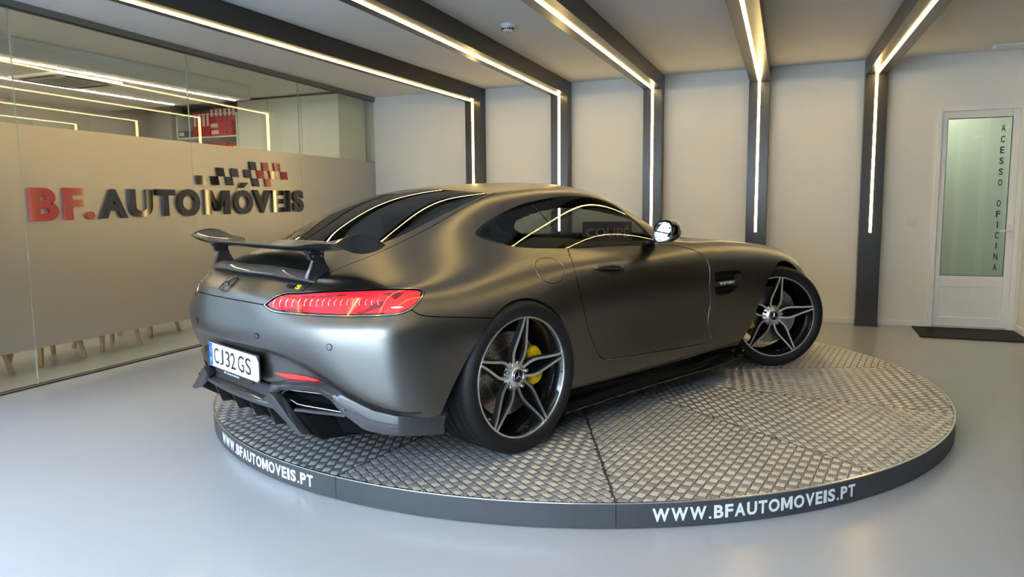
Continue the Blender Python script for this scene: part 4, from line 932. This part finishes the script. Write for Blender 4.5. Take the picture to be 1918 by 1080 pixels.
def badge(txt, s0, s1, v, h, m, side=1, name='badge_letter'):
    V, F = text_mesh(txt, .02, .5); lo, hi = V.min(0), V.max(0); t = (V-lo)/(hi-lo)
    c0, n, a, u = sfr(s0, v); c1 = sfr(s1, v)[0]; d = c1-c0
    if side < 0: P = [c0+d*(1-x)+u*(y-.5)*h+n*(.0005+.0035*z) for x, y, z in t]
    else: P = [c0+d*x+u*(y-.5)*h+n*(.0005+.0035*z) for x, y, z in t]
    mb = MB().add(P, F)
    if side < 0: mb.V = [(v_[0], -v_[1], v_[2]) for v_ in mb.V]
    mb.build(name, m, CAR)
badge('GT', 1.555, 1.745, 5.42, .024, 'dark_chrome'); badge('S', 1.765, 1.86, 5.42, .024, 'yellow_badge')
badge('AMG', 1.42, 1.70, 5.42, .020, 'chrome', -1)
for o in patch('reflector', REFL, .0015, 'dark_red_lens'): o['label'] = 'slim red rear reflector'
cr_ = [(a+(sum(q[0] for q in REFL)/len(REFL)-a)*.12, b+(sum(q[1] for q in REFL)/len(REFL)-b)*.25) for a, b in REFL]
patch('reflector_lens', cr_, .0028, 'bright_red')

# number plate
px_, pz_ = -.887, .411
pl = empty('number_plate', (px_, 0, pz_)); pl.parent = CAR
out = [(-.26, -.055), (.246, -.055), (.26, -.043), (.26, .030), (.236, .055), (-.26, .055)]
MB().prism([(a, b) for a, b in out], lambda a, b: (0, -a, b), lambda a, b: (-.003, -a, b)).build('plate', 'plate_white', pl)
MB().box((.004, -.265, -.06), (.0, .265, .06)).build('plate_holder', 'satin_black', pl)
MB().box((-.0036, .222, -.054), (-.002, .26, .054)).build('country_band', 'plate_blue', pl)
pf = lambda a, b, d: (-.003-d, -a, b)
fit_text('country_letter', 'P', 'plate_white', pf, -.246, -.236, -.036, -.016, .0006, .0012, pl, .01)
for k in range(12):
    q = 2*PI*k/12; a, b = -.241+.011*math.cos(q), .022+.011*math.sin(q)
    MB().box(pf(a-.0013, b-.0013, .0006), pf(a+.0013, b+.0013, .001)).build('country_star', 'yellow_badge', pl)
for ch, a0, a1 in (('C', -.205, -.150), ('J', -.138, -.098), ('3', -.075, -.028), ('2', -.018, .032), ('G', .058, .120), ('S', .135, .190)):
    fit_text('plate_character', ch, 'plate_black', pf, a0, a1, -.037, .037, .0, .0008, pl, .005)
fit_text('dealer_line', 'BF.Automóveis', 'skirt_text', pf, -.10, .06, -.0705, -.0615, -.002, -.001, pl, .0)
MB().box((-.0015, -.20, -.074), (.004, .20, -.0575)).build('holder_lip', 'satin_black', pl)
for a in (-.212, .222): MB().lathe([(0, 0), (.005, 0)], 10, 'z').build('plate_screw', 'paper', pl).location = (0, 0, 0)
for o in [c for c in pl.children if c.name.startswith('plate_screw')]: o.rotation_euler = (0, R(-90), 0)
sc_ = [c for c in pl.children if c.name.startswith('plate_screw')]; sc_[0].location = (-.0035, .212, .0); sc_[1].location = (-.0035, -.222, .0)

# mirrors
def mirror_(sd):
    n = 20; secs = []
    for i in range(n+1):
        t = i/n; x = 1.030+.160*t; r = math.sqrt(max(0, 1-(t*1.0)**2.4))*.97+.03
        c = Vector((x, -(.965-.012*t), .948-.004*t)); ring = []
        for q in np.linspace(0, 2*PI, 33)[:-1]:
            e = 2.6; cx, cz = math.cos(q), math.sin(q)
            k = (abs(cx)**e+abs(cz)**e)**(-1/e)
            ring.append((c.x+.007*cx*(1-t), c.y-.058*r*k*cx, c.z+.060*r*k*cz+.010*cx))
        secs.append(ring)
    h = mir(loft(secs), sd).build('door_mirror', 'gloss_black', CAR); autosmooth(h, 50)
    g = []
    for q in np.linspace(0, 2*PI, 33)[:-1]:
        e = 2.6; cx, cz = math.cos(q), math.sin(q); k = (abs(cx)**e+abs(cz)**e)**(-1/e); g.append((1.0270+.007*cx, -.965-.048*k*cx, .948+.050*k*cz+.009*cx))
    mir(MB().add(g, [tuple(range(32))[::-1]]), sd).build('mirror_glass', mat('mirror', (.85, .87, .9), .02, 1), h)
    mir(MB().hexa([(1.06, -.80, .862), (1.20, -.80, .862), (1.17, -.93, .900), (1.06, -.93, .900), (1.07, -.80, .884), (1.19, -.80, .884), (1.16, -.93, .918), (1.07, -.93, .918)]), sd).build('mirror_stem', 'gloss_black', h, bevel=.006)
both(mirror_)
# door handles: flush dark disc painted as a recess's shade, and a leaf-shaped pull
def handle(sd):
    par = d_r if sd > 0 else d_l
    c, n, a, u = sfr(8.80, 4.80); ax = Vector((1, 0, -.06)).normalized(); up = n.cross(ax).normalized(); up = up if up.z > 0 else -up
    V = [c+n*.0012]; 
    for q in np.linspace(0, 2*PI, 37)[:-1]: V.append(c+n*.0012+ax*.118*math.cos(q)+up*.030*math.sin(q)*(1 if math.sin(q) > 0 else 1.05)-n*.003*abs(math.sin(q)))
    mir(MB().add(V, [(0, 1+i, 1+(i+1) % 36) for i in range(36)]), sd).build('recess_shade', 'satin_black', par, True)
    secs = []
    for i in range(15):
        t = -1+2*i/14; w = max(.002, .021*(1-t*t)**.6); cc = c+ax*.114*t+up*(.010+.004*(1-t*t))+n*(.004+.016*(1-t*t))
        secs.append([cc+up*w*math.cos(q)+n*w*.55*math.sin(q) for q in np.linspace(0, 2*PI, 13)[:-1]])
    mir(loft(secs), sd).build('door_handle', 'paint', par, True)
both(handle)
for poly in (C_DOOR[:-3], C_FUEL):  # bright beads stand in for light caught on the panel gap edges
    cl_ = poly is C_FUEL; cx = sum(q[0] for q in poly)/len(poly); cy = sum(q[1] for q in poly)/len(poly)
    P_ = []
    for (s, v) in poly:
        c, n, a, u = sfr(s, v); P_.append(c-n*.0002)
    cen = sum(P_, Vector())/len(P_); P_ = [q+(q-cen).normalized()*.0034 for q in P_]
    both(lambda sd: mir(MB().tube(P_, .0011, 5, closed=cl_), sd).build('highlight_bead', 'edge_highlight', CAR, True))
# fender vents
def vent(sd):
    L = line3(C_VENT); cen = L.mean(0); V = []; n = len(L)
    for p in L: V += [tuple(p), (p[0]*.985+cen[0]*.015, p[1]+.05, p[2])]
    F = [(2*i, 2*i+1, 2*((i+1) % n)+1, 2*((i+1) % n)) for i in range(n)]+[tuple(2*i+1 for i in range(n))]
    root = mir(MB().add(V, F), sd).build('fender_vent', 'satin_black', CAR)
    mir(MB().hexa([(1.640, -.905, .600), (1.935, -.915, .590), (1.935, -.880, .590), (1.640, -.870, .600), (1.640, -.912, .634), (1.955, -.926, .634), (1.955, -.89, .634), (1.640, -.87, .634)]), sd).build('vent_fin', 'gloss_black', root, bevel=.004)
    V, F = text_mesh('V8 BITURBO', .012, .5); lo, hi = V.min(0), V.max(0); t = (V-lo)/(hi-lo)
    mb = MB().add([((1.694+.165*x) if sd > 0 else (1.859-.165*x), -.9165-.004*(x if sd > 0 else 1-x)-.0012*zz, .609+.017*y) for x, y, zz in t], F)
    if sd < 0: mb.V = [(v[0], -v[1], v[2]) for v in mb.V]
    mb.build('vent_lettering', 'skirt_text', root)
    for z in (.655, .572): mir(MB().box((1.66, -.89, z-.004), (1.93, -.86, z+.004)), sd).build('vent_slat', 'satin_black', root)
both(vent)
# side skirts
def skirt_(sd):
    V = []; xs = np.linspace(.27, 2.06, 40)
    for x in xs:
        o = .952-.028*math.sin(PI*(x-.27)/1.79)-(.05*max(0, (x-1.75)/.31)**2); z = .118+.03*max(0, (x-1.62)/.44)**1.3
        V += [(x, -.80, z), (x, -o, z), (x, -o-.004, z+.007), (x, -o+.01, z+.012), (x, -.86, z+.030), (x, -.80, z+.03)]
    F = [(6*i+j, 6*i+(j+1) % 6, 6*i+6+(j+1) % 6, 6*i+6+j) for i in range(len(xs)-1) for j in range(6)]+[(5, 4, 3, 2, 1, 0), tuple(6*(len(xs)-1)+j for j in range(6))]
    mir(MB().add(V, F), sd).build('side_skirt', 'gloss_black', CAR)
both(skirt_)

# ---------------------------------------------------------------- carbon tail spoiler, pylons and wing
secs = []
for s in np.linspace(-2.12, 2.12, 57):
    a = abs(s); k = 1 if s >= 0 else -1
    p = [sfr(max(a, .002), v, .001)[0] for v in (5.98, 6.15, 7.0, 8.2)]; e = max(0, (a-1.85)/.27); h = 1-.75*e*e
    q = [p[0], p[0]+Vector((-.016*h, 0, .010*h)), p[0]+Vector((-.014*h, 0, .017*h)), p[1]+Vector((.004, 0, .032*h)), p[1]+Vector((.016, 0, .040*h)), p[2]+Vector((.016, 0, .018*h)), p[3]+Vector((.012, 0, .001))]
    secs.append([(v.x, v.y*k, v.z) for v in q])
sp_o = loft(secs, closed=False, cap=False).build('tail_spoiler', 'carbon', CAR); autosmooth(sp_o, 40)
def chord_sec(t):
    """wing section at span parameter t (-1..1): outline of points"""
    a = abs(t); w = .725*t
    m = np.clip((a-.55)/.35, 0, 1); m = m*m*(3-2*m)
    end = np.clip((a-.80)/.20, 0, 1)
    te = -.800+.035*end**3; le = -.615+.085*m-.03*end**4
    zt = .934+.020*m; zl = .914+.022*m
    up = .030*end**2; lo = .020*end**2
    ring = []
    th = .013+.004*m
    for i in range(13):
        f = i/12; x = te+(le-te)*f; base = zt+(zl-zt)*f-.010*math.sin(PI*f)*(1-end)+up*math.sin(PI*f)
        ring.append((x, -w, base+th*math.sqrt(max(0, math.sin(PI*f)))*.5+.0015))
    for i in range(12, -1, -1):
        f = i/12; x = te+(le-te)*f; base = zt+(zl-zt)*f-.010*math.sin(PI*f)*(1-end)-lo*math.sin(PI*f)*1.0
        ring.append((x, -w, base-th*math.sqrt(max(0, math.sin(PI*f)))*.5-.0015))
    return ring
wing = loft([chord_sec(t) for t in np.linspace(-1, 1, 81)]).build('rear_wing', 'carbon', CAR); autosmooth(wing, 40)
def endlip(sd):
    # upturned lip closing each wing end
    up = [p for p in chord_sec(.985)[:13]]; lo = chord_sec(.985)[13:][::-1]
    secs = []
    for (a, b) in zip(up, lo):
        f = (a[0]-up[0][0])/(up[-1][0]-up[0][0]); k = math.sin(PI*f)**.7 if 0 < f < 1 else 0
        secs.append([(a[0], -.716, b[2]-.008*k), (a[0], -.726, b[2]-.009*k), (a[0], -.734, a[2]+.006*k), (a[0], -.720, a[2]+.006*k)])
    o = mir(loft(secs), sd).build('wing_end_plate', 'carbon', CAR); autosmooth(o, 50)
both(endlip)
def pylon(sd):
    S = [(-.772, -.640, .034, .800), (-.764, -.650, .026, .815), (-.752, -.664, .020, .840), (-.742, -.678, .017, .866), (-.738, -.683, .016, .886)]
    o = mir(loft([[(a, -.475-w*.6, z), (b, -.475-w*.35, z), (b, -.475+w*.35, z), (a, -.475+w*.6, z)] for a, b, w, z in S]), sd).build('wing_pylon', 'carbon', CAR, bevel=.004)
    b_ = mir(loft([[(a, -.475-w, z), (b, -.475-w, z), (b, -.475+w, z), (a, -.475+w, z)] for a, b, w, z in ((-.752, -.690, .013, .878), (-.760, -.688, .012, .900), (-.772, -.684, .012, .918))]), sd).build('wing_bracket', 'satin_black', o, bevel=.002)
    for (x, z) in ((-.740, .893), (-.702, .893), (-.755, .911), (-.700, .911)):
        mir(MB().lathe([(0, -.003), (.0045, -.003), (.005, 0)], 8, 'y', (x, -.488, z)), sd).build('bracket_screw', 'steel', o)
both(pylon)

# ---------------------------------------------------------------- carbon diffuser and exhausts
lipP = []
for w in np.linspace(-.42, .42, 33):
    k = (abs(w)/.46)**2; x = -.878+.030*k; z = .244+.006*k
    lipP.append([(x+.05, w, z+.052), (x+.010, w, z+.038), (x-.004, w, z+.022), (x, w, z+.004), (x+.02, w, z-.004), (x+.10, w, z-.002)])
autosmooth(loft(lipP, closed=False, cap=False).build('diffuser_lip', 'carbon', CAR), 40)
pan = []
for w in np.linspace(-.335, .335, 25):
    k = (abs(w)/.5)**2; pan.append([(-.868+.03*k, w, .350), (-.845+.03*k, w, .33), (-.85, w, .285)])
loft(pan, closed=False, cap=False).build('diffuser_upper_panel', 'satin_black', CAR)
MB().hexa([(-.80, -.62, .170), (-.30, -.70, .15), (-.30, .70, .15), (-.80, .62, .170), (-.84, -.55, .262), (-.30, -.70, .20), (-.30, .70, .20), (-.84, .55, .262)]).build('diffuser_floor', 'gap_black', CAR)
for w in (-.285, -.10, .085, .27):
    f = [(-.868, .262), (-.862, .235), (-.835, .168), (-.60, .150), (-.60, .20), (-.80, .262)]
    o = MB().prism(f, lambda a, b, w=w: (a, w-.004-(.262-b)*.08*0, b), lambda a, b, w=w: (a, w+.004, b)).build('diffuser_fin', 'satin_black', CAR)
def corner(sd):
    # diagonal strake between the centre section and the exhaust
    st = [(.300, .298), (.345, .330), (.375, .322), (.470, .255), (.575, .192), (.545, .186)]
    xa = lambda w: -.885+.10*max(0, (w-.30))
    mir(MB().prism(st, lambda w, z: (xa(w)-.010, -w, z), lambda w, z: (xa(w)+.035, -w, z)), sd).build('diffuser_strake', 'carbon', CAR, bevel=.006)
    # carbon surround that frames the tailpipe and sweeps out to the corner
    def xo(w): return float(np.interp(w, [0, .3, .45, .56, .68, .80, .87, .925, .948], [-.872, -.858, -.832, -.800, -.748, -.672, -.60, -.505, -.43]))
    top = [(.305, .355), (.40, .376), (.52, .388), (.60, .386), (.66, .368), (.72, .335), (.80, .297), (.86, .276), (.948, .258)]
    bot = [(.335, .315), (.40, .343), (.52, .358), (.595, .356), (.645, .332), (.70, .275), (.77, .222), (.85, .200), (.948, .186)]
    secs = []
    TT_ = np.linspace(0, 8, 41)
    for t in TT_:
        tw, tz = np.interp(t, range(9), [p[0] for p in top]), np.interp(t, range(9), [p[1] for p in top])
        bw, bz = np.interp(t, range(9), [p[0] for p in bot]), np.interp(t, range(9), [p[1] for p in bot])
        mw, mz = tw*.55+bw*.45, tz*.55+bz*.45
        secs.append([(xo(tw)+.02, -tw+.01, tz+.006), (xo(tw)-.004, -tw, tz), (xo(mw)-.016, -mw-.004, mz), (xo(bw)-.012, -bw, bz), (xo(bw)+.04, -bw+.012, bz+.004)])
    autosmooth(mir(loft(secs, closed=False, cap=False), sd).build('exhaust_surround', 'carbon', CAR), 45)
    # lower blade under the tailpipe
    bl = [[(xo(w)-.006, -w, z+.012), (xo(w)-.014, -w, z), (xo(w)+.06, -w, z-.006), (xo(w)+.06, -w, z+.010)] for w, z in ((.46, .262), (.55, .266), (.64, .268), (.70, .266))]
    mir(loft(bl), sd).build('exhaust_blade', 'carbon', CAR, bevel=.003)
    mir(MB().hexa([(-.80, -.40, .17), (-.55, -.40, .17), (-.50, -.80, .17), (-.66, -.76, .19), (-.80, -.36, .33), (-.55, -.36, .33), (-.50, -.78, .30), (-.66, -.74, .31)]), sd).build('exhaust_cavity', 'gap_black', CAR)
    # trapezoid tailpipe trim
    O = [(.355, .322), (.40, .343), (.585, .352), (.640, .343), (.715, .296), (.690, .284), (.50, .284), (.455, .288)]
    def ins(P, d):
        c = np.mean(P, 0); return [tuple(np.array(p)+(c-p)/np.linalg.norm(c-p)*d) for p in P]
    I = ins(O, .012); n = len(O); V = []
    for (P, dx) in ((O, .03), (O, -.004), (I, -.004), (I, .004)): V += [(xo(min(w, .66))+.012+dx, -w, z) for w, z in P]
    F = [(k*n+i, k*n+(i+1) % n, (k+1)*n+(i+1) % n, (k+1)*n+i) for k in range(3) for i in range(n)]
    VB = [(xo(min(w, .66))+.012+dx, -w, z) for dx in (.003, .09) for w, z in I]; FB = [(i, (i+1) % n, n+(i+1) % n, n+i) for i in range(n)]+[tuple(n+i for i in range(n))]
    tp = mir(MB().add(V, F), sd).build('tailpipe', 'gloss_black', CAR, bevel=.002); mir(MB().add(VB, FB), sd).build('tailpipe_bore', 'gap_black', tp)
    mir(MB().tube([(xo(min(w, .66))+.007, -w, z) for w, z in ins(O, .006)], .0034, 6, closed=True), sd).build('tailpipe_rim', 'chrome', tp, True)
both(corner)
# dealer placard standing inside on the far side window line
pc = empty('dealer_placard', (1.155, -.30, .0), -.76); pc.parent = CAR
MB().box((0, 0, .872), (.30, .006, .992)).build('card', 'placard', pc)
fit_text('card_lettering', 'COUPÉ', 'placard_text', lambda a, b, d: (a, -d, b), .022, .285, .900, .966, .0005, .0015, pc, .02)
# ---------------------------------------------------------------- labels of the setting
for n, lb, ct in (('floor', 'glossy grey epoxy floor running through showroom and office', 'floor'), ('ceiling', 'plain off-white plastered ceiling above the black beams', 'ceiling'),
    ('wall_back', 'off-white back wall divided by black light columns', 'wall'), ('baseboard_back', 'low white skirting along the back wall', 'baseboard'),
    ('wall_right', 'narrow plastered wall strip right of the white door', 'wall'), ('baseboard_right', 'short white skirting right of the door', 'baseboard'),
    ('wall_glass', 'frameless office glass wall with a frosted band', 'glass wall'), ('door_1', 'white glazed door lettered ACESSO OFICINA', 'door'),
    ('wall_office', 'grey office wall left of the bookcase', 'wall'), ('ceiling_office', 'lowered office ceiling carrying the light lines', 'ceiling'),
    ('window_1', 'white frames of the glazed screen at the right edge', 'window frame'), ('window_2', 'dark glass of the screen at the right edge', 'window')):
    o = bpy.data.objects.get(n)
    if o: o['label'] = lb; o['category'] = ct
